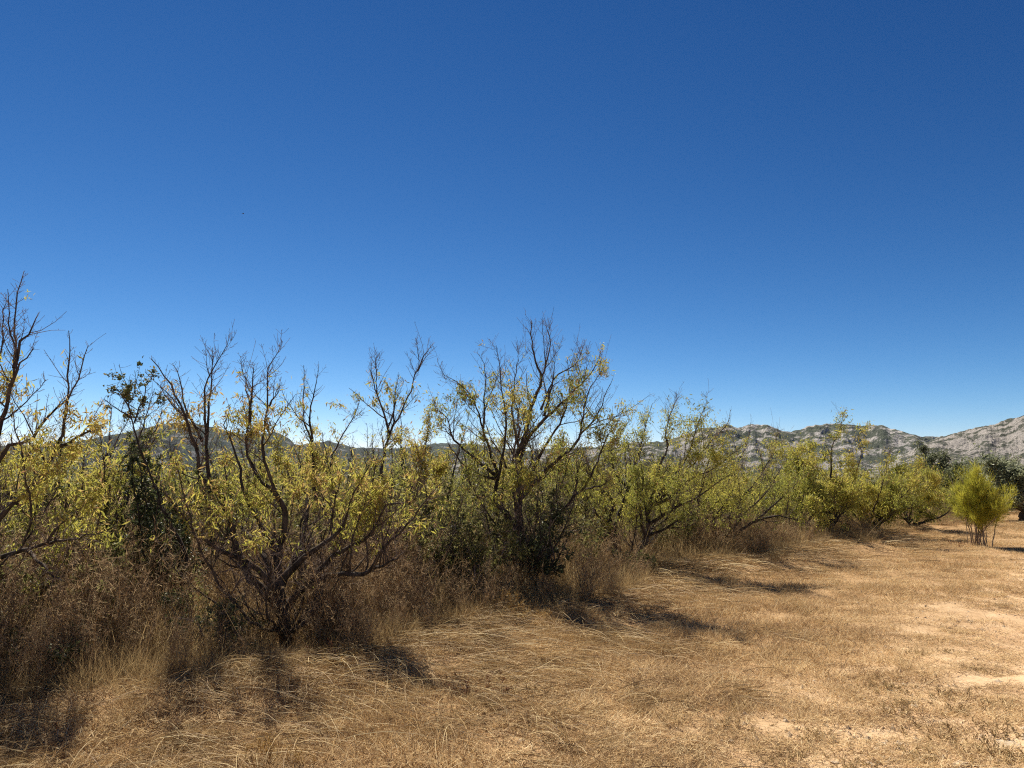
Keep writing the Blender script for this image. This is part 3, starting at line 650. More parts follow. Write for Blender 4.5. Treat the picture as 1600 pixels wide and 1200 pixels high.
t = bushy('holm_oak_shrub', bS, wild_limbs(bS, 12, 1.25, .6, 109, .05, .012), 8500, 'scrub_leaf', 'twig', 110, leaf=(.025, .05), trunk_r=.025)
tag(t, 'olive green shrub left of the trunk of the tallest almond', 'shrub')
bS = gbase(655, 9.3)
t = bushy('holm_oak_shrub', bS, wild_limbs(bS, 12, 1.3, .7, 111, .05, .012), 8500, 'scrub_leaf', 'twig', 112, leaf=(.025, .05), trunk_r=.025)
tag(t, 'olive green shrub between the two largest near almonds', 'shrub')
bS = gbase(150, 8.6)
t = bushy('scrub_bush', bS, wild_limbs(bS, 10, 1.7, 1.0, 113, .1, .015), 6500, 'scrub_leaf', 'twig', 114, leaf=(.025, .055), trunk_r=.03)
tag(t, 'broad olive green bush left of the slender oak sapling', 'shrub')
bS = gbase(330, 6.4)
t = bushy('holm_oak_shrub', bS, wild_limbs(bS, 8, .55, .5, 115, .08, .01), 2600, 'oak_leaf', 'twig', 116, leaf=(.02, .038), trunk_r=.012, blen=(.1, .3), tlen=(.05, .15))
tag(t, 'low oak seedling in the dry weeds left of the nearest trunk', 'shrub')
bS = gbase(60, 5.6)
t = bushy('holm_oak_shrub', bS, wild_limbs(bS, 9, .45, .5, 117, .05, .01), 3000, 'oak_leaf', 'twig', 118, leaf=(.02, .04), trunk_r=.015, blen=(.12, .35), tlen=(.05, .16))
tag(t, 'low dark bush in deep shade at the lower left', 'shrub')
bS = gbase(990, 11.2)
t = bushy('holm_oak_shrub', bS, wild_limbs(bS, 7, .42, .5, 119, .06, .01), 2600, 'scrub_leaf', 'twig', 120, leaf=(.02, .04), trunk_r=.012, blen=(.1, .3), tlen=(.05, .15), hue=(0, .5))
tag(t, 'low dark green plant before the open forked trunk', 'shrub')

# yellow broom beside the track
def broom(px, depth, h, reach, seed):
    global rng
    keep = rng; rng = np.random.default_rng(seed)
    b = gbase(px, depth); root = bpy.data.objects.new('broom_shrub', None); COL.objects.link(root); root.location = b
    stems, rads = [], []
    for k in range(20):
        a = rng.random()*2*np.pi; rr = reach*(0.25+0.95*rng.random()**0.6)*(1.25 if math.cos(a) > 0 else .85); hq = 1.0-.22*max(0, math.cos(a))+.1*rng.random()
        s0 = b + np.array([(-.12 if k % 3 else .14)+rng.normal()*.04, rng.normal()*.05, -.05])
        e = s0 + np.array([math.cos(a)*rr, math.sin(a)*rr, hq*h*(.42+.42*rng.random()) - .3*rr])
        m = s0*0.5+e*0.5 + np.array([math.cos(a), math.sin(a), 0])*rr*-.18
        stems.append(resample([s0, m, e], 9)); rads.append(np.linspace(.009+.009*rng.random()**2, .004, 9))
    gs = Geo()
    for p, r in zip(stems, rads): tube(gs, p+rng.normal(size=p.shape)*.008, r, 5, .5, .2)
    link('trunk', gs.mesh('trunk', M['pale_bark'], True, b), root)
    S, Rr = np.stack(stems), np.stack(rads)
    b1, r1 = sprout(S, Rr, 420, .22, .62, .4, .75, .5, 5, .3, .1, .002)
    b2, r2 = sprout(b1, r1, 2800, .12, .34, .4, .85, .6, 4, .2, .1, .0016)
    gt = Geo(); tubes_batch(gt, b1, r1, 3); tubes_batch(gt, b2, r2, 3, .2+.6*rng.random(len(b2)))
    link('twigs', gt.mesh('twigs', M['broom'], True, b), root)
    src = b2.reshape(-1, 3); w = sstep(.18, .36, (src[:, 2]-b[2])/h)*sstep(.38, .55, fbm(src[:, 0]*3.2, src[:, 1]*3.2, src[:, 2]*3.2, seed+2, 2))+.02
    k = rng.choice(len(src), 30000, p=w/w.sum()); N = len(k)
    d = norm(rng.normal(size=(N, 3))*.5 + norm(src[k]-(b+np.array([0, 0, .35*h])))*.5 + np.array([0, 0, .7]))
    gc = Geo(); blades(gc, src[k]+rng.normal(size=(N, 3))*.02, d, .05+.13*rng.random(N), np.full(N, .0055), rng.normal(size=(N, 3))*.08, 1,
                       np.clip(.45+.25*(fbm(src[k][:, 0]*4, src[k][:, 1]*4, src[k][:, 2]*4, seed, 2)-.5)*3+rng.normal(size=N)*.18, 0, 1))
    link('crown', gc.mesh('crown', M['broom'], False, b), root)
    rng = keep
    return tag(root, 'bright yellow-green broom shrub with pale stems standing alone beside the track', 'shrub')
broom(1545, 17.0, 2.1, .5, 131)

def big_tree(name, px, depth, h, reach, n, mat, seed, label, hue=(0, 1), cut=.42):
    b = gbase(px, depth); L = wild_limbs(b, 12, h, reach, seed, h*.14, .09, .5)
    t = almond(name, b, L, mats=('bark', 'bark', mat), trunk_r=.16, branches=2.6, twigs=7, spurs=2, leaf_n=n, leaf_lo=.02, leaf_hi=1.2, hue=hue, brown=0, up=.25,
               blen=(.6, 1.5), tlen=(.3, .9), slen=(.1, .3), leaf_len=(.10, .18), leaf_wid=.5, clump=.9, clump_cut=cut, seed=seed, droop=0, spread_leaf=.14)
    return tag(t, label, 'tree')
big_tree('olive_tree', 1618, 27, 2.3, 1.7, 12000, 'olive_leaf', 141, 'grey-green olive tree at the right edge behind the broom')
big_tree('carob_tree', 1466, 46, 3.7, 1.2, 9000, 'olive_leaf', 143, 'dark round evergreen tree rising behind the end of the row, left of the broom', (0, .5), .38)
big_tree('olive_tree', 1500, 34, 1.7, 2.6, 9000, 'scrub_leaf', 145, 'low dark green thicket tree between the dark evergreen and the broom', (0, .5))
big_tree('olive_tree', 1572, 36, 2.3, 2.2, 9500, 'olive_leaf', 147, 'green tree behind the top of the broom', (0, .7))

# ------------------------------------------------------------------ grass, weeds, straw (masses nobody could count)
def scatter(n, y0, y1, p, xk=.78, xo=.6):
    """points over the view wedge, thinning with distance as y^-p"""
    yy = np.linspace(y0, y1, 4000); w = (xk*yy+xo)*yy**-p; c = np.cumsum(w); c /= c[-1]
    y = np.interp(rng.random(n), c, yy); x = (rng.random(n)*2-1)*(xk*y+xo)
    return x, y
def xyz(x, y, dz=0): return np.stack([x, y, hgt(x, y)+dz], -1)
def dirs(n, tilt_lo, tilt_hi, heading=None, spread=np.pi):
    a = (rng.random(n)*2-1)*spread + (0 if heading is None else heading)
    t = tilt_lo + (tilt_hi-tilt_lo)*rng.random(n)
    return np.stack([np.sin(t)*np.cos(a), np.sin(t)*np.sin(a), np.cos(t)], -1)
OUT = math.atan2(Vv[1], Vv[0])
def before_trunk(x, y):
    """trampled gaps at the foot of the trunks that stand clear"""
    m = np.zeros(len(x), bool)
    for b, w, ln in ((bA, .15, .75), (bD, .3, 1.0), (bC, .2, .5)):
        t = np.array([-b[0], -b[1]])/math.hypot(b[0], b[1]); dx, dy = x-b[0], y-b[1]
        al, pe = dx*t[0]+dy*t[1], np.abs(-dx*t[1]+dy*t[0]); m |= (al > -.25) & (al < ln) & (pe < w)
    return m

def swarm(name, mats, patches, pts, rot, sc, which, label, cat):
    """one mass: a few tuft meshes instanced on scattered points by geometry nodes, all inside one object"""
    g = Geo(); vid = []
    for k, pg in enumerate(patches):
        n0 = g.n
        for V, A in zip(pg.V, pg.A): pass
        V = np.concatenate(pg.V); A = np.concatenate(pg.A)
        g.F += [f + n0 for f in pg.F]; g.V.append(V); g.A.append(A); g.n += len(V); vid.append(np.full(len(V), float(k)))
    g.V.append(pts); g.A.append(np.full(len(pts), .5)); g.n += len(pts); vid.append(10.0+which)
    me = g.mesh(name, mats)
    def attr(nm, typ, prop, val):
        a = me.attributes.new(nm, typ, 'POINT'); a.data.foreach_set(prop, np.ascontiguousarray(val, np.float32).ravel())
    n0 = g.n - len(pts)
    attr('vid', 'FLOAT', 'value', np.concatenate(vid))
    attr('rot', 'FLOAT_VECTOR', 'vector', np.concatenate([np.zeros((n0, 3)), rot])); attr('sc', 'FLOAT_VECTOR', 'vector', np.concatenate([np.ones((n0, 3)), sc]))
    o = link(name, me, label=label, cat=cat, kind='stuff')
    ng = bpy.data.node_groups.new(name, 'GeometryNodeTree')
    ng.interface.new_socket('Geometry', in_out='INPUT', socket_type='NodeSocketGeometry'); ng.interface.new_socket('Geometry', in_out='OUTPUT', socket_type='NodeSocketGeometry')
    N, L = ng.nodes.new, ng.links.new
    gi, go, jn = N('NodeGroupInput'), N('NodeGroupOutput'), N('GeometryNodeJoinGeometry')
    av = N('GeometryNodeInputNamedAttribute'); av.data_type = 'FLOAT'; av.inputs['Name'].default_value = 'vid'
    ar = N('GeometryNodeInputNamedAttribute'); ar.data_type = 'FLOAT_VECTOR'; ar.inputs['Name'].default_value = 'rot'
    sc_ = N('GeometryNodeInputNamedAttribute'); sc_.data_type = 'FLOAT_VECTOR'; sc_.inputs['Name'].default_value = 'sc'
    e2r = N('FunctionNodeEulerToRotation'); L(ar.outputs['Attribute'], e2r.inputs[0])
    def pick(val):
        c = N('FunctionNodeCompare'); c.data_type = 'FLOAT'; c.operation = 'EQUAL'; c.inputs['Epsilon'].default_value = .1
        L(av.outputs['Attribute'], c.inputs['A']); c.inputs['B'].default_value = val
        sp = N('GeometryNodeSeparateGeometry'); sp.domain = 'POINT'; L(gi.outputs[0], sp.inputs['Geometry']); L(c.outputs['Result'], sp.inputs['Selection'])
        return sp.outputs['Selection']
    for k in range(len(patches)):
        ip = N('GeometryNodeInstanceOnPoints'); L(pick(10.0+k), ip.inputs['Points']); L(pick(float(k)), ip.inputs['Instance'])
        L(e2r.outputs[0], ip.inputs['Rotation']); L(sc_.outputs['Attribute'], ip.inputs['Scale']); L(ip.outputs[0], jn.inputs[0])
    L(jn.outputs[0], go.inputs[0])
    md = o.modifiers.new('scatter', 'NODES'); md.node_group = ng
    return o
def disc(n, r): 
    a, q = rng.random(n)*2*np.pi, r*np.sqrt(rng.random(n)); return np.stack([q*np.cos(a), q*np.sin(a), np.zeros(n)], -1)
def spin(n, tilt=.06): return np.stack([rng.normal(size=n)*tilt, rng.normal(size=n)*tilt, rng.random(n)*2*np.pi], -1)
def scal(s, zs=1.0): return np.stack([s, s, s*zs], -1)

# short mown grass: dead blades, mostly flattened
patches = []
for k in range(4):
    g = Geo(); n = 480
    blades(g, disc(n, .24)+np.array([0, 0, -.004]), dirs(n, .6, 1.55), .02+.09*rng.random(n)**1.8, .002+.0024*rng.random(n), rng.normal(size=(n, 3))*.2+np.array([0, 0, -.08]), 2, np.clip(.52+rng.normal(size=n)*.28, 0, 1),
           face=norm(np.array([0, 0, 1.0])+rng.normal(size=(n, 3))*.45))
    patches.append(g)
x, y = scatter(17000, 3.2, 60, 1.25); u, v = uv(x, y); e = v-edge_v(u)
cov = fbm(x*1.1, y*1.1, 0, 51, 3)
keep = (e > -.5) & (rng.random(len(x)) < np.clip(1.05 - .75*sstep(2.6, 5.2, v)*sstep(.60, .40, cov) - .5*sstep(3.4, 5.2, v), .08, 1))
x, y, v = x[keep], y[keep], v[keep]; N = len(x)
hs = (.2+1.5*fbm(x*1.3, y*1.3, 0, 57, 3))*(1.05-.5*sstep(2, 5, v))
swarm('mown_grass', M['stubble'], patches, xyz(x, y), spin(N), scal(.8+.45*rng.random(N)+.008*y, 1.0)*np.stack([np.ones(N), np.ones(N), hs], -1), rng.integers(0, 4, N).astype(float), 'short dry mown grass covering the verge and the track', 'grass')

# standing dry grass under and behind the trees
patches = []
for k in range(4):
    g = Geo(); n = 150
    blades(g, disc(n, .2)+np.array([0, 0, -.02]), dirs(n, .1, 1.25), .14+.5*rng.random(n)**1.5, .0028+.002*rng.random(n), dirs(n, 1.0, 1.8)*(.08+.4*rng.random((n, 1))), 4, np.clip(.42+rng.normal(size=n)*.27, 0, 1))
    patches.append(g)
x, y = scatter(11000, 4.0, 48, 1.05, .82, 1.2); u, v = uv(x, y); e = v-edge_v(u)
cl = fbm(x*1.1, y*1.1, 0, 71, 3)
keep = (e < .05+.3*rng.random(len(x))) & (v > -20) & ~before_trunk(x, y) & (rng.random(len(x)) < np.clip(.2+2.4*(cl-.28), .12, 1))
x, y, e, cl = x[keep], y[keep], e[keep], cl[keep]
x2, y2 = scatter(5200, 3.4, 30, 1.2); u2, v2 = uv(x2, y2); e2 = v2-edge_v(u2); c2 = fbm(x2*1.6, y2*1.6, 0, 79, 3)      # scattered tufts out on the verge
k2 = (e2 > 0) & (rng.random(len(x2)) < np.clip(4*(c2-.5), 0, 1)*np.exp(-e2/1.8)); x, y, e, cl = np.append(x, x2[k2]), np.append(y, y2[k2]), np.append(e, e2[k2]), np.append(cl, c2[k2]*.62)
u3 = -3.5+34*rng.random(2300)**1.15; v3 = edge_v(u3)-1.1*rng.random(2300)+.05; x3, y3 = A0[0]+U[0]*u3+Vv[0]*v3, A0[1]+U[1]*u3+Vv[1]*v3     # thick band at the foot
k3 = ~before_trunk(x3, y3) & (y3 > 3.8); x, y, e, cl = np.append(x, x3[k3]), np.append(y, y3[k3]), np.append(e, (v3-edge_v(u3))[k3]), np.append(cl, np.clip(2.2*(fbm(x3[k3]*1.7, y3[k3]*1.7, 0, 77, 3)-.28), 0, .8))
N = len(x)
swarm('tall_dry_grass', M['tall_grass'], patches, xyz(x, y), spin(N, .12), scal((.75+.5*rng.random(N))*(.55+.9*cl)*(.36+.64*sstep(.1, -1.3, e))*(1+.006*y)*(1-.45*np.exp(-((x-A0[0])**2+(y-6.3)**2)/.6))), rng.integers(0, 4, N).astype(float), 'tall tangled dry grass standing under the row of almonds', 'grass')

# brown twiggy dead weeds
patches = []
t5 = np.linspace(0, 1, 4)
for k in range(4):
    g = Geo(); n = 12
    d0 = dirs(n, 0, .5); S = (disc(n, .12)+np.array([0, 0, -.03]))[:, None]+(.45+.4*rng.random(n))[:, None, None]*(d0[:, None]*t5[None, :, None]); S[:, 1:] += rng.normal(size=(n, 3, 3))*.025
    RD = np.full((n, 1), .003)*(1-.6*t5[None]); tubes_batch(g, S, RD, 3)
    b1, r1 = sprout(S, RD, n*9, .1, .36, .35, .85, .7, 3, .1, .2, .0015); tubes_batch(g, b1, r1, 3)
    q = rng.choice(len(b1), n*60); tt = rng.integers(0, 3, len(q))
    blades(g, b1[q, tt], norm(rng.normal(size=(len(q), 3))+np.array([0, 0, .4])), .02+.07*rng.random(len(q)), np.full(len(q), .0042), rng.normal(size=(len(q), 3))*.15, 1)
    patches.append(g)
x, y = scatter(7200, 4.2, 44, .95, .82, 1.2); u, v = uv(x, y); e = v-edge_v(u)
cl = fbm(x*.7, y*.7, 0, 83, 3)
keep = (e < .12) & (v > -18) & ~before_trunk(x, y) & (rng.random(len(x)) < np.clip(.2+3.0*(cl-.34), .08, 1)); x, y, cl, e = x[keep], y[keep], cl[keep], e[keep]; N = len(x)
swarm('dead_weeds', M['weed'], patches, xyz(x, y), spin(N, .12), scal((.7+.55*rng.random(N))*(.6+.7*cl)*(.6+.4*sstep(0, -.8, e)), 1.05), rng.integers(0, 4, N).astype(float), 'brown twiggy dead weeds tangled among the trunks', 'weeds')

# low green scrub leaves growing through the weeds
patches = []
for k in range(3):
    g = Geo(); n = 9
    d0 = dirs(n, 0, .6); S = (disc(n, .1)+np.array([0, 0, -.03]))[:, None]+(.5+.4*rng.random(n))[:, None, None]*(d0[:, None]*t5[None, :, None]); S[:, 1:] += rng.normal(size=(n, 3, 3))*.03
    RD = np.full((n, 1), .004)*(1-.6*t5[None]); tubes_batch(g, S, RD, 3, np.full(n, .9))
    b1, r1 = sprout(S, RD, n*8, .1, .32, .3, .9, .7, 3, .1, .2, .0018); tubes_batch(g, b1, r1, 3, np.full(len(b1), .85))
    q = rng.choice(len(b1), 900); tt = rng.integers(0, 3, len(q)); nq = len(q)
    Lf = .02+.03*rng.random(nq); leaves(g, b1[q, tt]+rng.normal(size=(nq, 3))*.015, norm(rng.normal(size=(nq, 3))), Lf, Lf*.45, np.clip(.45+rng.normal(size=nq)*.25, 0, 1))
    patches.append(g)
x, y = scatter(2300, 5.4, 48, .9, .82, 1.2); u, v = uv(x, y); e = v-edge_v(u)
cl = fbm(x*.45, y*.45, 0, 87, 2)
keep = (e < -.9) & (v > -18) & (rng.random(len(x)) < np.clip(4.0*(cl-.36), .10, 1)); x, y, cl = x[keep], y[keep], cl[keep]; N = len(x)
swarm('green_undergrowth', M['scrub_leaf'], patches, xyz(x, y), spin(N, .1), scal((.8+.7*rng.random(N))*(.6+.9*cl), 1.15), rng.integers(0, 3, N).astype(float), 'olive green undergrowth filling the gaps behind the front trunks', 'undergrowth')

# pale seed stalks rising and leaning through the weeds
x, y = scatter(5200, 4.2, 30, 1.0, .8, 1.0); u, v = uv(x, y); e = v-edge_v(u)
keep = (e < .05) & (v > -5); x, y = x[keep], y[keep]; N = len(x)
g = Geo(); d0 = dirs(N, .05, .8)
blades(g, xyz(x, y, -.01), d0, .5+.75*rng.random(N)**1.5, np.maximum(.0032, .00035*y), dirs(N, .9, 1.7)*(.02+.14*rng.random((N, 1))), 4, .3+.6*rng.random(N))
link('seed_stalks', g.mesh('seed_stalks', M['straw']), label='pale thin grass stalks leaning through the undergrowth', cat='grass', kind='stuff')

# fallen straw along the edge of the row
x, y = scatter(420000, 3.6, 34, 1.2); u, v = uv(x, y); e = v-edge_v(u)
cl = fbm(u*.9, v*1.6, 0, 91, 3)
keep = (e > -.45) & (e < 2.8) & (rng.random(len(x)) < np.exp(-np.maximum(e-.1, 0)/(.6+.7*sstep(9, 5, y)))*np.clip(3.0*(cl-.38), .03, .7)); x, y, e = x[keep], y[keep], e[keep]; N = len(x)
g = Geo(); Ls = .18+.6*rng.random(N)**1.8
hd = OUT + rng.normal(size=N)*.55 + 1.1*(fbm(x*.7, y*.7, 0, 95, 2)-.5)*2
til = 1.05+.45*rng.random(N)
d0 = np.stack([np.sin(til)*np.cos(hd), np.sin(til)*np.sin(hd), np.cos(til)], -1)
bend = np.stack([rng.normal(size=N)*.10, rng.normal(size=N)*.10, -np.cos(til)*(.75+.35*rng.random(N))], -1)
blades(g, xyz(x, y, .0)+np.array([0, 0, 1])*(rng.random((N, 1))**2*.10*np.exp(-np.abs(e)[:, None])), d0, Ls, np.maximum(.003+.002*rng.random(N), .0006*y), bend, 4, np.clip(.55+rng.normal(size=N)*.26, 0, 1))
link('fallen_straw', g.mesh('fallen_straw', M['straw']), label='long pale straw lying flattened along the foot of the row', cat='straw', kind='stuff')

# matted straw: clumps of long flopped stalks on the bank
patches = []
for k in range(4):
    g = Geo(); n = 110; hd = rng.normal(size=n)*.75; til = .85+.68*rng.random(n)
    d0 = np.stack([np.sin(til)*np.cos(hd), np.sin(til)*np.sin(hd), np.cos(til)], -1)
    bend = np.stack([rng.normal(size=n)*.06, rng.normal(size=n)*.06, -np.cos(til)*(.65+.3*rng.random(n))], -1)
    blades(g, disc(n, .2)+np.array([0, 0, 1.0])*rng.random((n, 1))*.05, d0, 0.12+.5*rng.random(n)**2.0, .0028+.0022*rng.random(n), bend, 5, np.clip(.5+rng.normal(size=n)*.3, 0, 1)); patches.append(g)
x, y = scatter(9000, 3.4, 34, 1.25); u, v = uv(x, y); e = v-edge_v(u); cl = fbm(x*1.0, y*1.0, 0, 141, 3)
keep = (e > -.35) & (rng.random(len(x)) < np.exp(-np.maximum(e-.15, 0)/(.38+.55*sstep(9, 5, y)))*np.clip(4.5*(cl-.38), .04, .85)); x, y, e = x[keep], y[keep], e[keep]; N = len(x)
rz = OUT + rng.normal(size=N)*.45 + 1.6*(fbm(x*.6, y*.6, 0, 145, 2)-.5)
swarm('matted_straw', M['straw'], patches, xyz(x, y), np.stack([rng.normal(size=N)*.06, rng.normal(size=N)*.06, rz], -1), scal(.5+.55*rng.random(N)), rng.integers(0, 4, N).astype(float), 'matted clumps of long flopped straw on the low bank', 'straw')

# sheaves of pale straw swept over the verge
g = Geo()
for (px, py, n, ang, ln) in [(905, 1000, 150, -.75, .8), (990, 1010, 90, -.7, .7), (620, 1035, 110, -.15, .8), (520, 1070, 130, -.7, .7), (760, 1020, 130, -.25, .9), (380, 1060, 90, 2.6, .6), (1240, 865, 60, -.8, 1.0),
                             (700, 1060, 80, -.5, .8), (330, 1120, 90, -.4, .6), (560, 1130, 80, -.5, .6), (820, 1060, 60, -.6, .7), (450, 1150, 60, -.2, .6), (660, 990, 90, .5, .9), (1120, 930, 50, -.6, .8)]:
    bx, by = G(px, py); N = n
    N = int(n*.8); x, y = bx+rng.normal(size=N)*.30, by+rng.normal(size=N)*.2
    hd = ang+rng.normal(size=N)*.28; til = 1.0+.4*rng.random(N)
    d0 = np.stack([np.sin(til)*np.cos(hd), np.sin(til)*np.sin(hd), np.cos(til)], -1)
    bend = np.stack([rng.normal(size=N)*.07, rng.normal(size=N)*.07-.05, -np.cos(til)*(.9+.2*rng.random(N))], -1)
    blades(g, xyz(x, y, .02), d0, ln*(.5+.6*rng.random(N)), np.maximum(.0035, .0006*y), bend, 5, .35+.65*rng.random(N))
link('straw_swaths', g.mesh('straw_swaths', M['straw']), label='pale straw swept sideways in bundles over the verge', cat='straw', kind='stuff')

# ------------------------------------------------------------------ single plants, stones
def clump(name, px, py, mat, seed, h, spread, n, label, cat, group=None, twiggy=False, wide=.004, up=.3):
    global rng
    keep = rng; rng = np.random.default_rng(seed)
    x, y = G(px, py); b = np.array([x, y, float(hgt(x, y))])
    g = Geo(); bx = b + np.stack([rng.normal(size=n)*spread*.35, rng.normal(size=n)*spread*.35, np.zeros(n)], -1); bx[:, 2] = hgt(bx[:, 0], bx[:, 1])-.01
    d = norm(np.concatenate([rng.normal(size=(n, 2))*.55 + (bx-b)[:, :2]/spread, np.full((n, 1), up+.6*rng.random((n, 1))*1.2)], 1) if False else
             np.concatenate([rng.normal(size=(n, 2))*.55 + (bx-b)[:, :2]/spread, up+.7*rng.random((n, 1))], 1))
    L = h*(.45+.55*rng.random(n))
    if twiggy:
        t5 = np.linspace(0, 1, 5); m = n//6
        S = bx[:m, None]+L[:m, None, None]*(d[:m, None]*t5[None, :, None]); S[:, 1:] += rng.normal(size=(m, 4, 3))*h*.04
        RD = np.full((m, 1), .0025)*(1-.6*t5[None]); tubes_batch(g, S, RD, 3)
        b1, r1 = sprout(S, RD, m*8, h*.15, h*.5, .3, .85, .7, 4, .1, .2, .0012); tubes_batch(g, b1, r1, 3)
        k = rng.choice(len(b1), n*8); tt = rng.integers(1, 4, len(k))
        blades(g, b1[k, tt], norm(rng.normal(size=(len(k), 3))+np.array([0, 0, .4])), h*(.04+.09*rng.random(len(k))), np.full(len(k), wide), rng.normal(size=(len(k), 3))*.15, 1)
    else:
        blades(g, bx, d, L, np.full(n, wide), dirs(n, 1.2, 2.2)*.3, 3)
    rng = keep
    return link(name, g.mesh(name, M[mat], False, b), None, b, label, cat, group)
clump('golden_weed', 800, 988, 'golden_weed', 201, .34, .34, 240, 'golden fluffy dead weed at the foot of the tallest almond', 'plant', twiggy=True)
clump('golden_weed', 540, 1075, 'golden_weed', 202, .2, .3, 160, 'golden dry weed in the straw before the nearest trunk', 'plant', twiggy=True)
clump('golden_weed', 430, 1190, 'golden_weed', 203, .16, .2, 110, 'small golden weed at the bottom edge of the picture', 'plant', twiggy=True)
clump('red_weed', 512, 1058, 'red_weed', 204, .16, .26, 130, 'reddish dead weed lying in the straw beside the golden dry weed', 'plant', twiggy=True)
clump('red_weed', 735, 1088, 'red_weed', 205, .15, .3, 150, 'dark reddish weed patch on the verge below the tallest almond', 'plant', twiggy=True)
clump('red_weed', 1500, 856, 'red_weed', 206, .18, .5, 110, 'flat reddish weed left of the foot of the broom', 'plant', twiggy=True)
clump('brown_weed', 1255, 850, 'weed', 207, .75, .6, 700, 'rounded reddish-brown dead bush at the edge of the verge, left of the pointed crown', 'plant', twiggy=True)
clump('brown_weed', 1190, 868, 'tall_grass', 208, .8, .7, 500, 'tan dry bush under the long dark almond arm', 'plant', twiggy=True)
clump('grass_tussock', 70, 975, 'green_grass', 209, .42, .35, 700, 'yellow-green grass tussock under the left-edge tree', 'grass')
clump('grass_tussock', 80, 1088, 'green_grass', 210, .18, .2, 160, 'small green grass tuft in the shade at the lower left', 'grass')
clump('grass_tussock', 700, 960, 'green_grass', 211, .5, .45, 600, 'greenish grass tussock at the foot of the olive green shrub', 'grass')
clump('dead_thistle', 838, 1100, 'straw', 212, .12, .12, 70, 'small whitish dead thistle lying on the mown verge', 'plant', twiggy=True)
clump('dead_thistle', 985, 1080, 'straw', 214, .12, .14, 70, 'pale spiky dead thistle in mid verge, right of the other one', 'plant', twiggy=True)
TUFTS = []
for k in range(4):
    t_ = clump('dead_tuft', 1300, 1100, 'tall_grass', 300+k, .085, .19, 170, None, None, None, True, .0035, .12); TUFTS.append(t_.data); bpy.data.objects.remove(t_)
for i, (px, py, s) in enumerate([(1388, 1076, 1), (1412, 1100, .6), (1342, 1072, .6), (1390, 1108, .8), (1478, 1085, 1), (1500, 1107, .9), (1560, 1102, .8), (1478, 1138, 1.4), (1430, 1175, .8), (1540, 1175, 1.3), (1575, 1148, 1),
                                 (1435, 1022, .7), (1480, 1018, .5), (1140, 1136, .8), (1225, 1180, .8), (1068, 1175, .8), (1080, 1112, .6), (1280, 1150, .8), (1525, 1045, .6), (1590, 1190, 1.0), (1330, 1195, .8)]):
    x, y = G(px, py); me_ = TUFTS[i % 4]
    o = link('dead_tuft', me_, None, (x, y, float(hgt(x, y))), 'small dark dead tuft on the pale ground beside the track', 'plant', 'dark dead tufts on the verge')
    o.scale = (s*1.15, s*1.15, s); o.rotation_euler = (0, 0, R(67*i))

def rock_mesh(seed, flat):
    r = np.random.default_rng(seed); import bmesh
    bm = bmesh.new(); bmesh.ops.create_icosphere(bm, subdivisions=2, radius=.8)
    for vtx in bm.verts:
        c = np.array(vtx.co); k = .45+1.1*float(fbm(c[0]*2.2+seed, c[1]*2.2, c[2]*2.2, seed, 3)); c = np.round(c*k*4.5)/4.5*.6+c*k*.4; vtx.co = Vector((c[0], c[1]*.7, c[2]*flat*.8))
    me = bpy.data.meshes.new('stone'); bm.to_mesh(me); bm.free(); return me
ms = bpy.data.materials.new('limestone_chip'); ms.use_nodes = True
_b = ms.node_tree.nodes['Principled BSDF']; _b.inputs['Roughness'].default_value = .9
_n = ms.node_tree.nodes.new('ShaderNodeTexNoise'); _n.inputs['Scale'].default_value = 9; _n.inputs['Detail'].default_value = 6
_r = ramp_node(ms.node_tree, [(.3, (.36, .26, .165)), (.7, (.56, .45, .31))]); ms.node_tree.links.new(_n.outputs['Fac'], _r.inputs['Fac']); ms.node_tree.links.new(_r.outputs[0], _b.inputs['Base Color'])
M['stone'] = ms
rocks = [rock_mesh(400+k, f) for k, f in enumerate((.4, .3, .5))]
for r_ in rocks: r_.materials.append(ms)
for i, (px, py, s, rz) in enumerate([(1478, 1154, .055, 20), (1411, 1156, .05, 80), (1535, 1145, .035, 10), (1303, 1187, .04, 40), (1360, 1130, .045, 70), (1502, 1192, .07, -25), (1578, 1162, .11, -20), (1357, 1189, .04, 0),
                                     (1437, 1180, .035, 50), (1240, 1099, .035, 10), (1200, 1092, .03, 60), (1560, 1060, .05, 0), (1395, 1182, .04, 33)]):
    x, y = G(px, py); o = link('stone', rocks[i % 3], None, (x, y, float(hgt(x, y))-s*.05), 'flat pale limestone fragment lying on the sandy track verge', 'stone', 'pale stones lying on the track')
    o.scale = (s, s, s); o.rotation_euler = (R(8*((i*7) % 5-2)), R(6*((i*3) % 5-2)), R(rz))
# small gravel
x, y = scatter(46000, 3.4, 26, 1.5); u, v = uv(x, y)
keep = rng.random(len(x)) < sstep(1.5, 5.5, v)*sstep(.35, .6, fbm(x*1.2, y*1.2, 0, 131, 3)); x, y = x[keep], y[keep]; N = len(x)
s = .005+.022*rng.random(N)**3
oc = np.array([[1, 0, 0], [0, 1, 0], [-1, 0, 0], [0, -1, 0], [0, 0, .6], [0, 0, -.6]])
ang = rng.random(N)*6.28; ca, sa = np.cos(ang), np.sin(ang)
V = oc[None]*s[:, None, None]*(.6+.8*rng.random((N, 6, 1)))
V = np.stack([V[..., 0]*ca[:, None]-V[..., 1]*sa[:, None]*.7, V[..., 0]*sa[:, None]+V[..., 1]*ca[:, None]*.7, V[..., 2]], -1) + xyz(x, y, .0)[:, None]
tri = np.array([[0, 1, 4], [1, 2, 4], [2, 3, 4], [3, 0, 4], [1, 0, 5], [2, 1, 5], [3, 2, 5], [0, 3, 5]])
g = Geo(); g.add(V.reshape(-1, 3), [(np.arange(N)*6)[:, None, None].repeat(8, 1).reshape(-1, 1) + np.tile(tri, (N, 1))], .5)
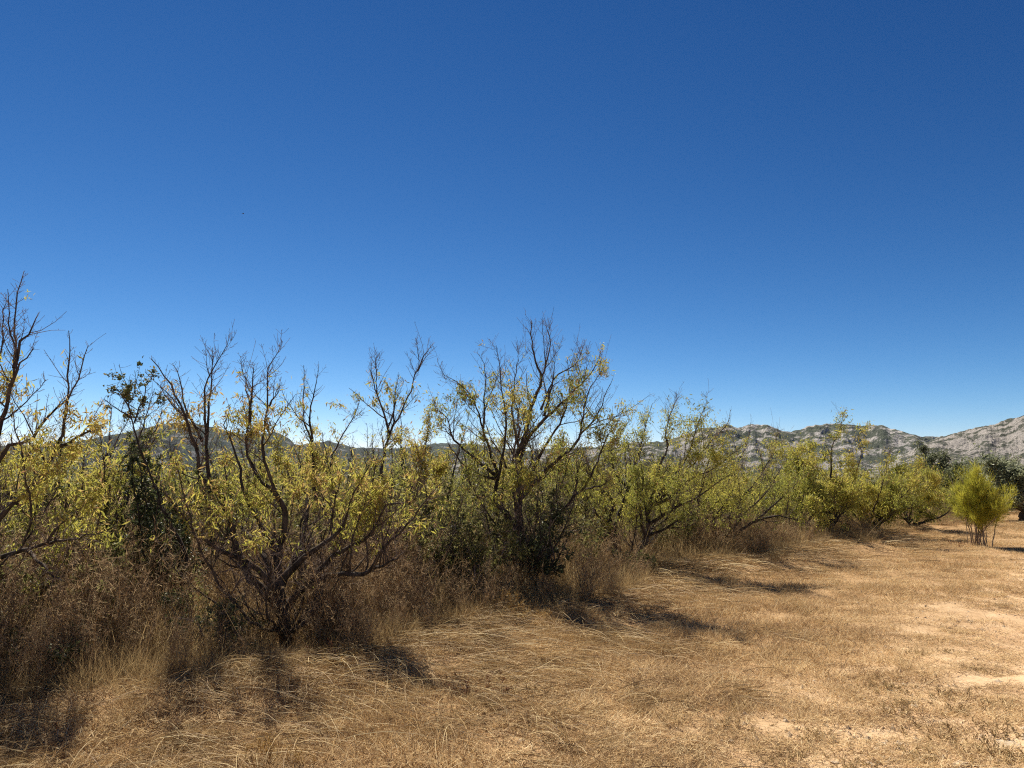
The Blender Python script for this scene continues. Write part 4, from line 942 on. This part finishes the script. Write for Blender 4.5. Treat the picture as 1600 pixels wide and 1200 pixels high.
link('gravel', g.mesh('gravel', ms), label='small pale limestone chips strewn over the track', cat='gravel', kind='stuff')

# ------------------------------------------------------------------ distant bird
def bird(px, py, dist, s, label):
    p = P(px, py, dist); g = Geo()
    bx = np.linspace(-1, 1, 9); tube(g, np.stack([bx*.16, bx*0, bx*.01], -1), np.array([.004, .02, .034, .042, .044, .038, .03, .02, .012]), 8)
    root = link('bird', g.mesh('bird', M['bark'], True), None, p, label, 'bird')
    for sg in (-1, 1):
        gw = Geo(); sp = np.linspace(0, 1, 6); yy = sg*(.03+.42*sp); zz = .10*np.sin(sp*2.2)
        ch = .13*(1-sp**1.6)+.012; le = .06-.10*sp**2
        top = np.stack([np.stack([le, yy, zz+.006], -1), np.stack([le-ch, yy, zz], -1), np.stack([le-ch*.5, yy, zz-.008], -1)], 1)
        ix = np.arange(18).reshape(6, 3)
        qd = np.concatenate([np.stack([ix[:-1, a], ix[1:, a], ix[1:, b_], ix[:-1, b_]], -1) for a, b_ in ((0, 1), (1, 2), (2, 0))])
        gw.add(top.reshape(-1, 3), [qd, ix[:1], ix[-1:]], .5); link('wing', gw.mesh('wing', M['bark'], True), root)
    gt = Geo(); gt.add(np.array([[-.13, .015, .01], [-.13, -.015, .01], [-.27, -.05, .008], [-.27, .05, .008], [-.13, .015, 0], [-.13, -.015, 0], [-.27, -.05, .002], [-.27, .05, .002]]),
                       [np.array([[0, 1, 2, 3], [7, 6, 5, 4], [0, 4, 5, 1], [1, 5, 6, 2], [2, 6, 7, 3], [3, 7, 4, 0]])], .5)
    link('tail', gt.mesh('tail', M['bark']), root)
    root.scale = (s, s, s); root.rotation_euler = (R(12), R(-8), R(35))
    return root
bird(380, 334, 110, 1.0, 'tiny dark bird flying alone in the blue sky above the left half')

# ------------------------------------------------------------------ air
hb = 15000.0
g = Geo(); c8 = np.array([[sx*hb, sy*hb, z] for z in (-25.0, 620.0) for sx, sy in ((-1, -1), (1, -1), (1, 1), (-1, 1))])
g.add(c8, [np.array([[3, 2, 1, 0], [4, 5, 6, 7], [0, 1, 5, 4], [1, 2, 6, 5], [2, 3, 7, 6], [3, 0, 4, 7]])], .5)
mh = bpy.data.materials.new('haze'); mh.use_nodes = True; nt = mh.node_tree; nt.nodes.clear()
pv = nt.nodes.new('ShaderNodeVolumePrincipled'); pv.inputs['Color'].default_value = (.66, .82, 1.0, 1); pv.inputs['Density'].default_value = 0.9e-5; pv.inputs['Anisotropy'].default_value = 0.0
ou = nt.nodes.new('ShaderNodeOutputMaterial'); nt.links.new(pv.outputs[0], ou.inputs['Volume'])
link('haze', g.mesh('haze', mh), label='thin blue haze in the air over the plain', cat='haze', kind='stuff')
